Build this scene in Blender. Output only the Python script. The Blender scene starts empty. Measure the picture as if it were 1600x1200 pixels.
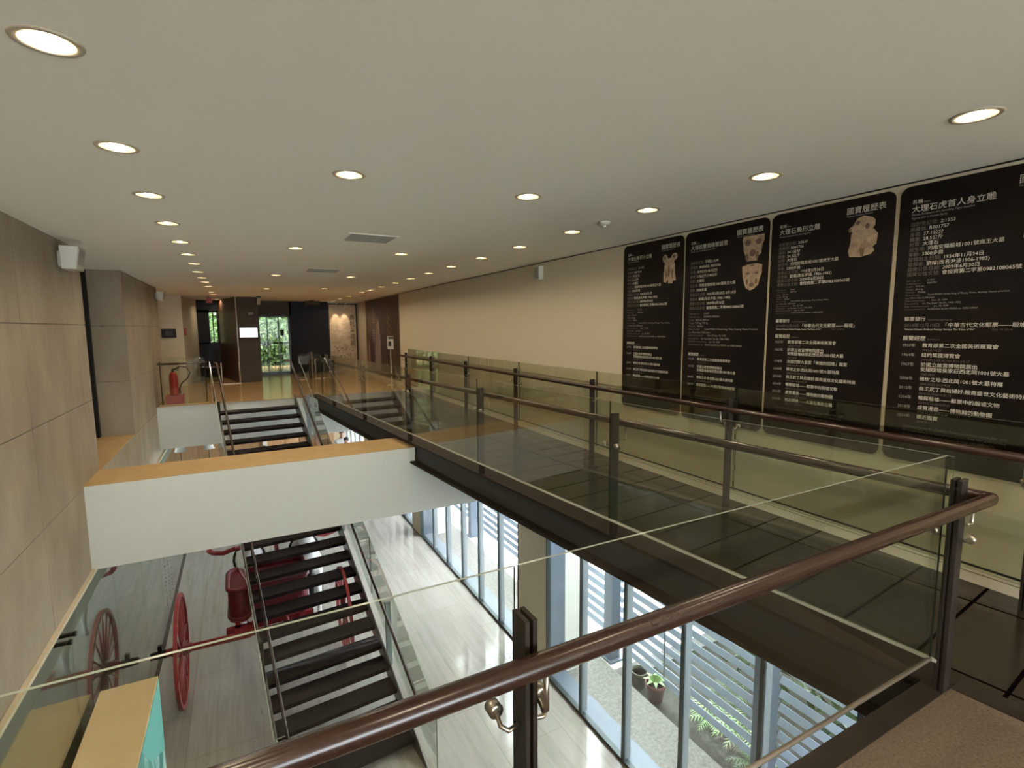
import bpy, bmesh, math, random
from mathutils import Vector, Matrix
R = math.radians
random.seed(7)
SC = bpy.context.scene
COL = SC.collection

# ------------------------------------------------------------------ camera
yaw, pitch, roll, FPX = .488180817, .11167444, .00730188, 802.19
cy, sy, cp, sp, cr, sr = math.cos(yaw), math.sin(yaw), math.cos(pitch), math.sin(pitch), math.cos(roll), math.sin(roll)
Fv = Vector((sy*cp, cy*cp, -sp)); rv = Vector((cy, -sy, 0)); dv = Fv.cross(rv)
r2 = cr*rv + sr*dv; d2 = -sr*rv + cr*dv
cam = bpy.data.cameras.new('camera'); camo = bpy.data.objects.new('camera', cam); COL.objects.link(camo)
camo.matrix_world = Matrix(((r2.x, -d2.x, -Fv.x, 0), (r2.y, -d2.y, -Fv.y, 0), (r2.z, -d2.z, -Fv.z, 1.6), (0, 0, 0, 1)))
cam.sensor_width = 36; cam.lens = FPX/1600*36; cam.clip_start = .05; cam.clip_end = 300
SC.camera = camo

# ------------------------------------------------------------------ world, exposure
W = bpy.data.worlds.new('overcast_sky'); SC.world = W; W.use_nodes = True
wn = W.node_tree; wn.nodes.clear()
bg = wn.nodes.new('ShaderNodeBackground'); wo = wn.nodes.new('ShaderNodeOutputWorld')
bg.inputs[0].default_value = (.88, .94, 1.0, 1); bg.inputs[1].default_value = 14.5
wn.links.new(bg.outputs[0], wo.inputs[0])
SC.view_settings.view_transform = 'Standard'; SC.view_settings.look = 'None'
SC.view_settings.exposure = 0.66; SC.view_settings.gamma = 1.0
SC.view_settings.use_curve_mapping = False
LAMP_W = 3.9            # watts of each ceiling downlight
LAMP_C = (1.0, .83, .62)

# ------------------------------------------------------------------ materials
def mat(name, color, rough=.5, metal=0., spec=.5, noise=None, bump=0., coat=0., emit=None, emit_s=0.):
    """noise = (colour b, scale, stretch xyz, contrast low, high)"""
    m = bpy.data.materials.new(name); m.use_nodes = True
    nt = m.node_tree; p = nt.nodes['Principled BSDF']
    p.inputs['Base Color'].default_value = (*color, 1); p.inputs['Roughness'].default_value = rough
    p.inputs['Metallic'].default_value = metal; p.inputs['Specular IOR Level'].default_value = spec
    p.inputs['Coat Weight'].default_value = coat
    if emit: p.inputs['Emission Color'].default_value = (*emit, 1); p.inputs['Emission Strength'].default_value = emit_s
    if noise:
        cb, sc, st, lo, hi = noise
        tc = nt.nodes.new('ShaderNodeTexCoord'); mp = nt.nodes.new('ShaderNodeMapping'); mp.inputs['Scale'].default_value = st
        nz = nt.nodes.new('ShaderNodeTexNoise'); nz.inputs['Scale'].default_value = sc; nz.inputs['Detail'].default_value = 8; nz.inputs['Roughness'].default_value = .62
        rp = nt.nodes.new('ShaderNodeValToRGB'); rp.color_ramp.elements[0].position = lo; rp.color_ramp.elements[1].position = hi
        rp.color_ramp.elements[0].color = (*color, 1); rp.color_ramp.elements[1].color = (*cb, 1)
        L = nt.links.new
        L(tc.outputs['Object'], mp.inputs[0]); L(mp.outputs[0], nz.inputs[0]); L(nz.outputs[0], rp.inputs[0]); L(rp.outputs[0], p.inputs['Base Color'])
        if bump:
            b = nt.nodes.new('ShaderNodeBump'); b.inputs['Strength'].default_value = bump; b.inputs['Distance'].default_value = .01
            L(nz.outputs[0], b.inputs['Height']); L(b.outputs[0], p.inputs['Normal'])
    return m

def glass_mat(name, tint, refl=1.0):
    m = bpy.data.materials.new(name); m.use_nodes = True
    nt = m.node_tree; nt.nodes.clear(); N = nt.nodes.new; L = nt.links.new
    out = N('ShaderNodeOutputMaterial'); mix = N('ShaderNodeMixShader'); tr = N('ShaderNodeBsdfTransparent'); gl = N('ShaderNodeBsdfGlossy')
    tr.inputs[0].default_value = (*tint, 1); gl.inputs['Roughness'].default_value = 0.0; gl.inputs[0].default_value = (1, 1, 1, 1)
    g = N('ShaderNodeNewGeometry'); dp = N('ShaderNodeVectorMath'); dp.operation = 'DOT_PRODUCT'
    ab = N('ShaderNodeMath'); ab.operation = 'ABSOLUTE'; om = N('ShaderNodeMath'); om.operation = 'SUBTRACT'; om.inputs[0].default_value = 1
    pw = N('ShaderNodeMath'); pw.operation = 'POWER'; pw.inputs[1].default_value = 5
    ma = N('ShaderNodeMath'); ma.operation = 'MULTIPLY_ADD'; ma.inputs[1].default_value = .96*refl; ma.inputs[2].default_value = .04*refl
    L(g.outputs['Incoming'], dp.inputs[0]); L(g.outputs['Normal'], dp.inputs[1]); L(dp.outputs['Value'], ab.inputs[0])
    L(ab.outputs[0], om.inputs[1]); L(om.outputs[0], pw.inputs[0]); L(pw.outputs[0], ma.inputs[0])
    L(ma.outputs[0], mix.inputs[0]); L(tr.outputs[0], mix.inputs[1]); L(gl.outputs[0], mix.inputs[2]); L(mix.outputs[0], out.inputs[0])
    return m

def tile_mat(name, c1, c2, mortar, w, h, rough, rot=0., msize=.012, offset=0., vein=None, loc=(0, 0, 0)):
    m = bpy.data.materials.new(name); m.use_nodes = True
    nt = m.node_tree; p = nt.nodes['Principled BSDF']; N = nt.nodes.new; L = nt.links.new
    p.inputs['Roughness'].default_value = rough
    tc = N('ShaderNodeNewGeometry'); mp = N('ShaderNodeMapping'); mp.inputs['Rotation'].default_value = (0, 0, rot); mp.inputs['Location'].default_value = loc
    bt = N('ShaderNodeTexBrick'); bt.offset = offset; bt.inputs['Scale'].default_value = 1
    bt.inputs['Color1'].default_value = (*c1, 1); bt.inputs['Color2'].default_value = (*c2, 1); bt.inputs['Mortar'].default_value = (*mortar, 1)
    bt.inputs['Mortar Size'].default_value = msize; bt.inputs['Brick Width'].default_value = w; bt.inputs['Row Height'].default_value = h
    bt.inputs['Bias'].default_value = -.2
    L(tc.outputs['Position'], mp.inputs[0]); L(mp.outputs[0], bt.inputs[0])
    if rough > .15:
        mr_ = N('ShaderNodeMapRange'); mr_.inputs[3].default_value = .5; mr_.inputs[4].default_value = .0; L(bt.outputs['Fac'], mr_.inputs[0]); L(mr_.outputs[0], p.inputs['Specular IOR Level'])
    if vein:
        vc, sc, st, lo, hi, amt = vein
        mv = N('ShaderNodeMapping'); mv.inputs['Scale'].default_value = st
        nz = N('ShaderNodeTexNoise'); nz.inputs['Scale'].default_value = sc; nz.inputs['Detail'].default_value = 9; nz.inputs['Roughness'].default_value = .65
        nz.inputs['Distortion'].default_value = .6
        rp = N('ShaderNodeMapRange'); rp.inputs[1].default_value = lo; rp.inputs[2].default_value = hi; rp.inputs[4].default_value = amt
        mx = N('ShaderNodeMix'); mx.data_type = 'RGBA'
        L(tc.outputs['Position'], mv.inputs[0]); L(mv.outputs[0], nz.inputs[0]); L(nz.outputs[0], rp.inputs[0]); L(rp.outputs[0], mx.inputs[0])
        L(bt.outputs[0], mx.inputs[6]); mx.inputs[7].default_value = (*vc, 1); L(mx.outputs[2], p.inputs['Base Color'])
    else: L(bt.outputs[0], p.inputs['Base Color'])
    return m

M = {}
M['concrete'] = mat('fair_faced_concrete', (.225, .175, .12), .75, noise=((.37, .31, .225), 1.4, (1, 1, .45), .3, .72), bump=.06)
M['joint'] = mat('concrete_joint_shadow_gap', (.16, .14, .11), .9)
M['ceiling'] = mat('ceiling_paint', (.90, .87, .775), .9, spec=.2)
M['cream'] = mat('cream_wall_paint', (.56, .49, .355), .7)
M['white'] = mat('white_paint', (.58, .58, .53), .6)
M['tan'] = mat('tan_stone_cap', (.40, .27, .125), .8, spec=.2, noise=((.46, .315, .155), 6, (1, 1, 1), .35, .7))
M['black'] = mat('black_gap', (.006, .006, .006), .8)
M['steel'] = mat('brown_black_steel', (.020, .015, .011), .55, spec=.15, noise=((.028, .021, .015), 5, (1, 1, 1), .4, .7))
M['web'] = mat('charcoal_steel_web', (.040, .037, .032), .55, spec=.25)
M['tread'] = mat('dark_brown_tread', (.008, .005, .005), .55, spec=.15, noise=((.015, .010, .009), 6, (1, 1, 1), .35, .7))
M['stringer'] = mat('grey_brown_stringer', (.085, .080, .075), .4, metal=.3)
M['greysteel'] = mat('blue_grey_steel', (.22, .25, .27), .4, metal=.3)
M['handrail'] = mat('dark_stained_wood', (.024, .010, .006), .24, spec=.45, noise=((.030, .013, .008), 40, (1, 1, 1), .3, .7))
M['steelrod'] = mat('bronze_stainless', (.38, .33, .26), .28, metal=.95)
M['glass'] = glass_mat('clear_green_glass', (.925, .948, .895), 1.4)
M['caseglass'] = glass_mat('thick_green_glass', (.90, .945, .875), 1.25)
M['edge'] = mat('polished_glass_edge', (.30, .34, .28), .12, spec=.8)
M['caseback'] = mat('grey_showcase_lining', (.115, .11, .092), .7, noise=((.16, .152, .125), 1.5, (1, 1, 1), .3, .7))
M['nearglass'] = glass_mat('clear_near_glass', (.950, .966, .940), .75)
M['edgedark'] = mat('dark_glass_joint', (.018, .026, .021), .2, spec=.5)
M['channel'] = mat('pale_metal_channel', (.42, .40, .34), .4)
M['tube'] = mat('grey_brown_tube', (.16, .13, .10), .35, metal=.3)
M['winglass'] = glass_mat('window_glass', (.97, .985, .985))
M['tile'] = tile_mat('dark_slate_tile', (.024, .018, .013), (.030, .022, .016), (.003, .002, .002), .83, .336, .16, rot=R(-5.57), msize=.009, loc=(-2.932, -.872, 0))
M['carpet'] = mat('ribbed_tan_mat', (.085, .060, .040), .95, spec=.2, noise=((.14, .105, .072), 90, (1, 1, 1), .35, .65), bump=.5)
M['marble'] = tile_mat('veined_marble', (.33, .305, .27), (.355, .33, .295), (.27, .245, .21), 1.8, .9, .10, rot=R(90), msize=.006, offset=.5,
                       vein=((.20, .175, .14), 1.5, (7, .45, 1), .42, .76, .6))
M['landfloor'] = tile_mat('polished_beige_stone', (.42, .27, .125), (.45, .285, .14), (.31, .20, .10), .9, .9, .15, msize=.005)
M['red'] = mat('red_lacquer', (.22, .014, .018), .45, noise=((.30, .028, .032), 7, (1, 1, 1), .3, .7))
M['darkred'] = mat('dark_red_lacquer', (.10, .006, .010), .4, noise=((.17, .014, .018), 9, (1, 1, 1), .3, .7))
M['horse'] = mat('pale_grey_plaster', (.52, .51, .49), .7, noise=((.62, .61, .59), 4, (1, 1, 1), .3, .7))
M['darkfit'] = mat('dark_bronze_fitting', (.02, .018, .016), .45, metal=.5)
M['louvre'] = mat('pale_blue_grey_paint', (.22, .275, .34), .5)
M['bluesteel'] = mat('blue_grey_paint', (.085, .115, .155), .45)
M['mullion'] = mat('dark_green_grey_aluminium', (.045, .060, .058), .4, metal=.4)
M['terrace'] = mat('terrace_concrete', (.10, .098, .09), .9, noise=((.21, .205, .185), 22, (1, 1, 1), .3, .7))
M['terracelight'] = mat('pale_terrace_paving', (.48, .48, .46), .85, noise=((.60, .60, .58), 3, (1, 1, 1), .3, .7))
M['bouncepale'] = mat('pale_bounce_ground', (.72, .70, .64), .9, noise=((.80, .78, .72), 6, (1, 1, 1), .3, .7))  # only for the ground added to bounce daylight onto the ceiling
M['soil'] = mat('garden_soil', (.018, .020, .013), .95, noise=((.045, .048, .034), 18, (1, 1, 1), .35, .7), bump=.6)
M['leaf'] = mat('green_leaf', (.022, .055, .010), .5, noise=((.07, .14, .03), 2.5, (1, 1, 1), .35, .65))
M['doorglass'] = glass_mat('door_glass', (.97, .985, .985), .15)
M['treegreen'] = mat('fresh_green_leaf', (.018, .050, .008), .5, noise=((.075, .125, .020), 1.2, (1, 1, 1), .35, .65))
M['palm'] = mat('yellow_green_leaf', (.10, .20, .05), .5, noise=((.24, .36, .12), 5, (1, 1, 1), .35, .65))
M['darkleaf'] = mat('purple_brown_leaf', (.07, .03, .04), .5, noise=((.12, .09, .06), 5, (1, 1, 1), .35, .65))
M['pot'] = mat('terracotta_pot', (.10, .035, .030), .8, noise=((.15, .06, .05), 8, (1, 1, 1), .35, .65))
M['darkpot'] = mat('mossy_dark_pot', (.05, .055, .04), .8, noise=((.10, .11, .08), 8, (1, 1, 1), .35, .65))
M['bark'] = mat('tree_bark', (.07, .05, .035), .9, noise=((.13, .10, .07), 12, (1, 1, .3), .35, .65))
M['board'] = mat('black_print_board', (.005, .0035, .003), .45, spec=.2, noise=((.016, .006, .004), 1.2, (1, 1, 1), .42, .75))
M['txt'] = mat('pale_print', (.62, .58, .48), .6)
M['txtdim'] = mat('dim_brown_print', (.13, .105, .08), .6)
M['txtmid'] = mat('grey_print', (.30, .28, .24), .6)
M['stone'] = mat('printed_stone_photo', (.20, .13, .075), .6, noise=((.52, .38, .25), 14, (1, 1, 1), .32, .68))
M['stonedark'] = mat('printed_stone_carving', (.135, .085, .05), .6)
M['teal'] = mat('teal_landscape_print', (.06, .26, .24), .5, noise=((.42, .66, .62), 5, (1, 1, .5), .46, .62))
M['tealflat'] = mat('plain_teal_print', (.16, .50, .46), .5)
M['boxtan'] = mat('tan_laminate', (.60, .44, .235), .5, noise=((.64, .48, .27), 3, (1, 1, 1), .35, .65))
M['offwhite'] = mat('off_white_plastic', (.50, .48, .39), .45)
M['grille'] = mat('grey_speaker_grille', (.34, .33, .30), .6)
M['vent'] = mat('grey_vent_metal', (.33, .31, .26), .6)
M['ring'] = mat('lamp_trim_ring', (.52, .44, .33), .35)
M['reflector'] = mat('gold_reflector', (.95, .84, .62), .28, metal=.85)
M['bulb'] = mat('lit_bulb', (1, 1, 1), .5, emit=(1.0, .86, .62), emit_s=22)
M['brownwood'] = mat('brown_wood_panel', (.045, .020, .010), .45, noise=((.085, .038, .020), 3, (6, 6, .5), .35, .65))
M['pier'] = mat('grey_brown_metal_panel', (.060, .045, .031), .6, spec=.2, noise=((.075, .058, .040), 3, (1, 1, 1), .35, .65))
M['darkpanel'] = mat('near_black_panel', (.008, .007, .006), .5, spec=.2)
M['screen'] = mat('lit_screen', (.02, .02, .02), .4, emit=(.82, .88, .92), emit_s=1.0)
M['screenink'] = mat('screen_print', (.10, .11, .12), .5)
M['screenmap'] = mat('pale_screen_map', (.02, .02, .02), .4, emit=(.52, .58, .62), emit_s=1.0)
M['exitred'] = mat('red_sign_plastic', (.25, .015, .015), .5)
M['extred'] = mat('extinguisher_red', (.40, .03, .025), .35)
M['rubber'] = mat('black_rubber', (.012, .012, .012), .6)
M['mural'] = mat('pale_mural_print', (.42, .31, .20), .6, noise=((.56, .43, .29), 4, (1, 1, 2.2), .4, .62))
M['ink'] = mat('ink_print', (.05, .04, .03), .7)
M['poster'] = mat('brown_poster_print', (.040, .014, .008), .45, noise=((.085, .036, .020), 1.6, (1, 1.5, .5), .45, .7))
M['posterfig'] = mat('pale_brown_poster_print', (.17, .095, .058), .5, noise=((.28, .17, .11), 5, (1, 1, .6), .35, .65))
M['skin'] = mat('skin', (.42, .24, .16), .55)
M['hair'] = mat('black_hair', (.012, .010, .009), .5)
M['cloth_dark'] = mat('dark_cloth', (.02, .02, .024), .85)
M['cloth_grey'] = mat('grey_cloth', (.28, .28, .30), .85)
M['cloth_white'] = mat('white_cloth', (.62, .60, .57), .85)
M['woodshelf'] = mat('warm_wood', (.36, .20, .09), .45, noise=((.50, .30, .15), 3, (5, 1, .6), .35, .65))
M['counter'] = mat('pale_counter', (.74, .72, .68), .5)
M['orange'] = mat('orange_print', (.62, .20, .07), .6)

# ------------------------------------------------------------------ mesh helpers
class MB:
    def __init__(s): s.v = []; s.f = []; s.mi = []; s.sm = []
    def add(s, vs, fs, mi=0, smooth=False):
        o = len(s.v); s.v += [tuple(v) for v in vs]
        for f in fs: s.f.append([i+o for i in f]); s.mi.append(mi); s.sm.append(smooth)
    def box(s, x0, x1, y0, y1, z0, z1, mi=0, edge=None, thin=None):
        vs = [(x0, y0, z0), (x1, y0, z0), (x1, y1, z0), (x0, y1, z0), (x0, y0, z1), (x1, y0, z1), (x1, y1, z1), (x0, y1, z1)]
        s.hexa(vs, mi); return s
    def hexa(s, vs, mi=0, mis=None):
        fs = [(0, 3, 2, 1), (4, 5, 6, 7), (0, 1, 5, 4), (1, 2, 6, 5), (2, 3, 7, 6), (3, 0, 4, 7)]
        if mis:
            for f, m in zip(fs, mis): s.add([vs[i] for i in f], [(0, 1, 2, 3)], m)
        else: s.add(vs, fs, mi)
        return s
    def obox(s, c, ax, ay, az, mi=0):
        c, ax, ay, az = map(Vector, (c, ax, ay, az))
        vs = [c-ax-ay-az, c+ax-ay-az, c+ax+ay-az, c-ax+ay-az, c-ax-ay+az, c+ax-ay+az, c+ax+ay+az, c-ax+ay+az]
        return s.hexa(vs, mi)
    def prism(s, poly, ext, mi=0, mi_side=None):
        """poly = list of 3-D points, ext = extrusion vector"""
        n = len(poly); e = Vector(ext); a = [Vector(p) for p in poly]; b = [p+e for p in a]
        ms = mi if mi_side is None else mi_side
        s.add(a, [tuple(range(n))[::-1]], mi); s.add(b, [tuple(range(n))], mi)
        for i in range(n):
            j = (i+1) % n; s.add([a[i], a[j], b[j], b[i]], [(0, 1, 2, 3)], ms)
        return s
    def tube(s, pts, r, n=12, mi=0, closed=False, caps=True):
        pts = [Vector(p) for p in pts]; m = len(pts); rs = r if isinstance(r, (list, tuple)) else [r]*m
        up = None; vs = []
        for i, p in enumerate(pts):
            a = pts[i-1] if (i > 0 or closed) else None; b = pts[(i+1) % m] if (i < m-1 or closed) else None
            t1 = (p-a).normalized() if a is not None else None; t2 = (b-p).normalized() if b is not None else None
            t = (t1+t2).normalized() if (t1 is not None and t2 is not None and (t1+t2).length > 1e-6) else (t1 or t2)
            if up is None:
                up = Vector((0, 0, 1)) if abs(t.z) < .9 else Vector((1, 0, 0))
            u = (up - t*up.dot(t))
            if u.length < 1e-5: u = t.orthogonal()
            u.normalize(); w = t.cross(u); up = u
            k = 1.0
            if t1 is not None and t2 is not None:
                c = max(.5, t.dot(t1)); k = 1/c
            for q in range(n):
                an = 2*math.pi*q/n; vs.append(p + u*(rs[i]*math.cos(an)) + w*(rs[i]*math.sin(an)*k if abs(k-1) > 1e-3 else rs[i]*math.sin(an)))
        fs = []
        for i in range(m if closed else m-1):
            for q in range(n):
                i2 = (i+1) % m; fs.append((i*n+q, i*n+(q+1) % n, i2*n+(q+1) % n, i2*n+q))
        s.add(vs, fs, mi, True)
        if caps and not closed:
            s.add(vs[:n], [tuple(range(n))[::-1]], mi); s.add(vs[-n:], [tuple(range(n))], mi)
        return s
    def lathe(s, prof, o=(0, 0, 0), axis=(0, 0, 1), n=24, mi=0, smooth=True, cap0=True, cap1=True):
        """prof = [(r, h)...] round axis through o"""
        ax = Vector(axis).normalized(); u = ax.orthogonal().normalized(); w = ax.cross(u); o = Vector(o)
        vs = [o + ax*h + (u*math.cos(2*math.pi*q/n) + w*math.sin(2*math.pi*q/n))*r for r, h in prof for q in range(n)]
        fs = [(i*n+q, i*n+(q+1) % n, (i+1)*n+(q+1) % n, (i+1)*n+q) for i in range(len(prof)-1) for q in range(n)]
        s.add(vs, fs, mi, smooth)
        if cap0 and prof[0][0] > 1e-5: s.add(vs[:n], [tuple(range(n))[::-1]], mi)
        if cap1 and prof[-1][0] > 1e-5: s.add(vs[-n:], [tuple(range(n))], mi)
        return s
    def ball(s, c, r, sc=(1, 1, 1), n=14, mi=0):
        prof = [(math.sin(math.pi*i/8), -math.cos(math.pi*i/8)) for i in range(9)]
        o = len(s.v); s.lathe([(max(a, 1e-6), b) for a, b in prof], n=n, mi=mi)
        for i in range(o, len(s.v)):
            v = s.v[i]; s.v[i] = (c[0]+v[0]*r*sc[0], c[1]+v[1]*r*sc[1], c[2]+v[2]*r*sc[2])
        return s
    def build(s, name, mats, parent=None, bevel=0.):
        me = bpy.data.meshes.new(name)
        mats = mats if isinstance(mats, (list, tuple)) else [mats]
        if parent is not None: o3 = WORLD[parent.name]
        else:
            xs = [v[0] for v in s.v]; ys = [v[1] for v in s.v]; zs = [v[2] for v in s.v]
            o3 = Vector(((min(xs)+max(xs))/2, (min(ys)+max(ys))/2, min(zs)))
        me.from_pydata([(v[0]-o3.x, v[1]-o3.y, v[2]-o3.z) for v in s.v], [], s.f)
        for m in mats: me.materials.append(m)
        me.polygons.foreach_set('material_index', s.mi); me.polygons.foreach_set('use_smooth', s.sm)
        bm = bmesh.new(); bm.from_mesh(me); bmesh.ops.remove_doubles(bm, verts=bm.verts, dist=1e-6)
        bmesh.ops.recalc_face_normals(bm, faces=bm.faces); bm.to_mesh(me); bm.free()
        ob = bpy.data.objects.new(name, me); COL.objects.link(ob)
        if parent is None: ob.location = o3
        else: ob.parent = parent
        WORLD[ob.name] = o3
        if bevel:
            b = ob.modifiers.new('bevel', 'BEVEL'); b.width = bevel; b.segments = 2; b.limit_method = 'ANGLE'; b.angle_limit = R(40)
        return ob
WORLD = {}
def tag(o, label=None, cat=None, group=None, kind=None):
    if label: o['label'] = label
    if cat: o['category'] = cat
    if group: o['group'] = group
    if kind: o['kind'] = kind
    return o
def thing(name, loc, label, cat, group=None):
    o = bpy.data.objects.new(name, None); COL.objects.link(o); o.location = loc; o.empty_display_size = .1
    WORLD[o.name] = Vector(loc); return tag(o, label, cat, group)
def struct(o, label=None, cat=None): return tag(o, label, cat, None, 'structure')
def pane(mb, vs8, thin_faces):
    """glass box: faces in thin_faces get the edge material (slot 1)"""
    mis = [(1 if i in (0, 1) else 2) if i in thin_faces else 0 for i in range(6)]
    mb.hexa(vs8, 0, mis)
def text_polys(body, size, align='LEFT', bold=False, spacing=1.0, line=1.0):
    c = bpy.data.curves.new('tmp', 'FONT'); c.body = body; c.size = size; c.resolution_u = 2; c.align_x = align
    c.space_character = spacing; c.space_line = line
    o = bpy.data.objects.new('tmp', c); COL.objects.link(o)
    dg = bpy.context.evaluated_depsgraph_get(); me = bpy.data.meshes.new_from_object(o.evaluated_get(dg))
    vs = [tuple(v.co) for v in me.vertices]; fs = [tuple(p.vertices) for p in me.polygons]
    bpy.data.objects.remove(o); bpy.data.curves.remove(c); bpy.data.meshes.remove(me)
    return vs, fs

# ================================================================== SETTING
ZL = -3.85                # lower floor
ZC = 2.52                 # ceiling
XW = 3.94                 # right wall face
XL = -1.57                # left wall face
# oblique direction shared by the bridge edge and the stair
def BW(s, o, z):          # s along the bridge from its near corner post, o to the right of the rail line
    return Vector((2.61 - .09704*s + .99528*o, .97 + .99528*s + .09704*o, z))
S_END = 12.2

# lower floor, landing floor, near balcony
mb = MB(); mb.box(-2.6, XW+.02, -6, 25, ZL-.2, ZL); struct(mb.build('floor', M['marble']), 'pale veined marble floor of the lower hall', 'floor')
mb = MB(); mb.box(-3.0, 6.2, 12.75, 24, -.9, -.012, 1); mb.box(-3.0, 6.2, 12.70, 24, -.012, 0, 0); mb.box(-3.0, 6.2, 12.72, 12.75, -.9, -.012, 1)
struct(mb.build('floor_landing', [M['landfloor'], M['white']]), 'polished tan stone landing at the far end', 'floor')
mb = MB(); e0 = BW(.06, 0, 0); e1 = BW(-7, 0, 0)
mb.prism([(-1.57, -6, -.30), (BW(-7, .07, 0).x, -6, -.30), (BW(-.05, .07, 0).x, .95, -.30), (-1.57, .95, -.30)], (0, 0, .30), 0)
struct(mb.build('floor_balcony', [M['carpet']]), 'ribbed tan mat on the near balcony', 'floor')
mb = MB(); mb.box(-1.57, 2.70, .95, 1.035, -.34, .004)
mb.prism([BW(-.03, .07, -.30), BW(-.03, .185, -.30), BW(-7, .185, -.30), BW(-7, .07, -.30)], (0, 0, .304))
struct(mb.build('trim_1', M['steel']), 'dark steel edge strip round the near balcony', 'trim')

# ceiling with recesses for the lamps
LAMPS = []
for i, yy in enumerate([-3.1, -2.03, -.96, .11, 1.18, 2.254, 3.345, 4.415, 5.5, 6.6, 7.66, 8.7, 9.9, 11.0, 12.0, 13.2, 15.1, 16.2, 19.0]): LAMPS.append(('left', -.485 if yy < 9 else -.51, yy))
for yy in (.05, 3.313, 6.566, 9.994, 13.457): LAMPS.append(('mid', .653, yy))
for yy in (.05, 3.287, 6.517, 9.8, 12.957): LAMPS.append(('midr', 1.887, yy))
for yy in (-2.1, -1.03, .06, 1.15, 2.191, 3.238, 4.296, 5.368, 6.44, 7.54, 8.611, 9.666, 10.743, 11.9, 12.966, 13.994, 15.87, 17.3, 18.65): LAMPS.append(('right', 2.965, yy))
mb = MB(); mb.box(-3.2, 6.2, -6, 24, ZC, ZC+.25); ceil = mb.build('ceiling', M['ceiling'])
struct(ceil, 'flat off-white ceiling over the hall', 'ceiling')
cb = MB()
for _, x, y in LAMPS: cb.lathe([(.073, ZC-.05), (.073, ZC+.14)], (x, y, 0), n=28, smooth=False)
cut = cb.build('cutter', M['ceiling'])
bo = ceil.modifiers.new('recess', 'BOOLEAN'); bo.operation = 'DIFFERENCE'; bo.object = cut; bo.solver = 'EXACT'
dg = bpy.context.evaluated_depsgraph_get(); nm = bpy.data.meshes.new_from_object(ceil.evaluated_get(dg))
ceil.modifiers.clear(); ceil.data = nm; bpy.data.objects.remove(cut)

# right wall: upper band + lower bays
BAYS = [(-5.6, -.55), (1.02-.1, 6.36), (7.23, 12.57), (13.29, 18.6), (19.3, 24.5)]
ZB = -.62                  # head of the lower windows
mb = MB(); mb.box(XW, XW+.35, -6, 19.6, -.0, ZC-.014); mb.box(XW+.35, XW+.4, -6, 24, ZB, ZC)
mb.box(XW, XW+.35, -6, 24.9, ZB, 0.0)
ys = -6.0
for a, b in BAYS: mb.box(XW, XW+.35, ys, a, ZL, ZB); ys = b
mb.box(XW, XW+.35, ys, 24.9, ZL, ZB)
struct(mb.build('wall_right', M['cream']), 'cream wall behind the bridge', 'wall')
mb = MB(); mb.box(XW+.012, XW+.2, -6, 14.4, ZC-.02, ZC); struct(mb.build('trim_2', M['black']), 'dark shadow gap along the top of the cream wall', 'trim')
mb = MB(); mb.box(XW-.008, XW+.01, -6, 13.2, 0, .062, 0); mb.box(XW-.008, XW+.01, -6, 13.2, .067, .100, 0); mb.box(XW-.003, XW+.01, -6, 13.2, .05, .114, 1)
struct(mb.build('baseboard_right', [M['cream'], M['black']]), 'cream baseboard with dark grooves', 'baseboard')
# left wall of concrete panels
def panels(mb, x, y0, y1, z0, z1, zj, yj, g=.005):
    zz = [z0]+[z for z in zj if z0 < z < z1]+[z1]; yy = [y0]+[y for y in yj if y0 < y < y1]+[y1]
    for i in range(len(zz)-1):
        for j in range(len(yy)-1): mb.box(x-.05, x, yy[j]+(g if j else 0), yy[j+1]-(g if j < len(yy)-2 else 0), zz[i]+(g if i else 0), zz[i+1]-(g if i < len(zz)-2 else 0), 0)
ZJ = [-.11, .77, 1.655]; YJ = [-5.0, -3.2, -1.4, .4, 2.05, 3.85, 5.65, 7.32, 9.1, 10.9, 12.7, 14.5, 16.3, 18.1]
mb = MB()
panels(mb, XL, -6, 7.69, -1.06, ZC, ZJ, YJ); mb.box(XL-.3, XL-.006, -6, 7.69, -1.06, ZC, 1)
panels(mb, XL, 10.2, 14.16, -1.06, ZC, ZJ, YJ); mb.box(XL-.3, XL-.006, 10.2, 14.16, -1.06, ZC, 1)
panels(mb, XL, 7.69, 10.2, -1.06, -.11, ZJ, YJ); mb.box(XL-.3, XL-.006, 7.69, 10.2, -1.06, -.12, 1)
panels(mb, XL, 14.16, 24, -1.06, -.9, ZJ, YJ); mb.box(XL-.3, XL-.006, 14.16, 24, -1.06, -.9, 1)
# recess: far reveal (three stacked slabs), back and near reveal
for a, b in ((-.10, .765), (.775, 1.65), (1.66, ZC)): mb.box(-3.1, XL-.0005, 10.17, 10.198, a, b, 0)
mb.box(-3.1, XL-.31, 10.199, 10.4, -.1, ZC, 1)
mb.box(-3.15, -3.1, 7.5, 10.4, -.1, ZC, 0); mb.box(-3.1, XL-.06, 7.45, 7.69, -.1, ZC, 0)
struct(mb.build('wall_left', [M['concrete'], M['joint']]), 'fair-faced concrete panel wall with a deep recess', 'wall')
mb = MB(); mb.box(-3.1, XL-.001, 7.69, 10.2, -.12, -.10); struct(mb.build('trim_3', M['tan']), 'tan sill in the concrete recess', 'trim')
mb = MB(); mb.box(-2.12, -2.01, 10.08, 10.169, -.098, ZC); struct(mb.build('trim_4', M['black']), 'black steel strip standing in the concrete recess', 'trim')
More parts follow.
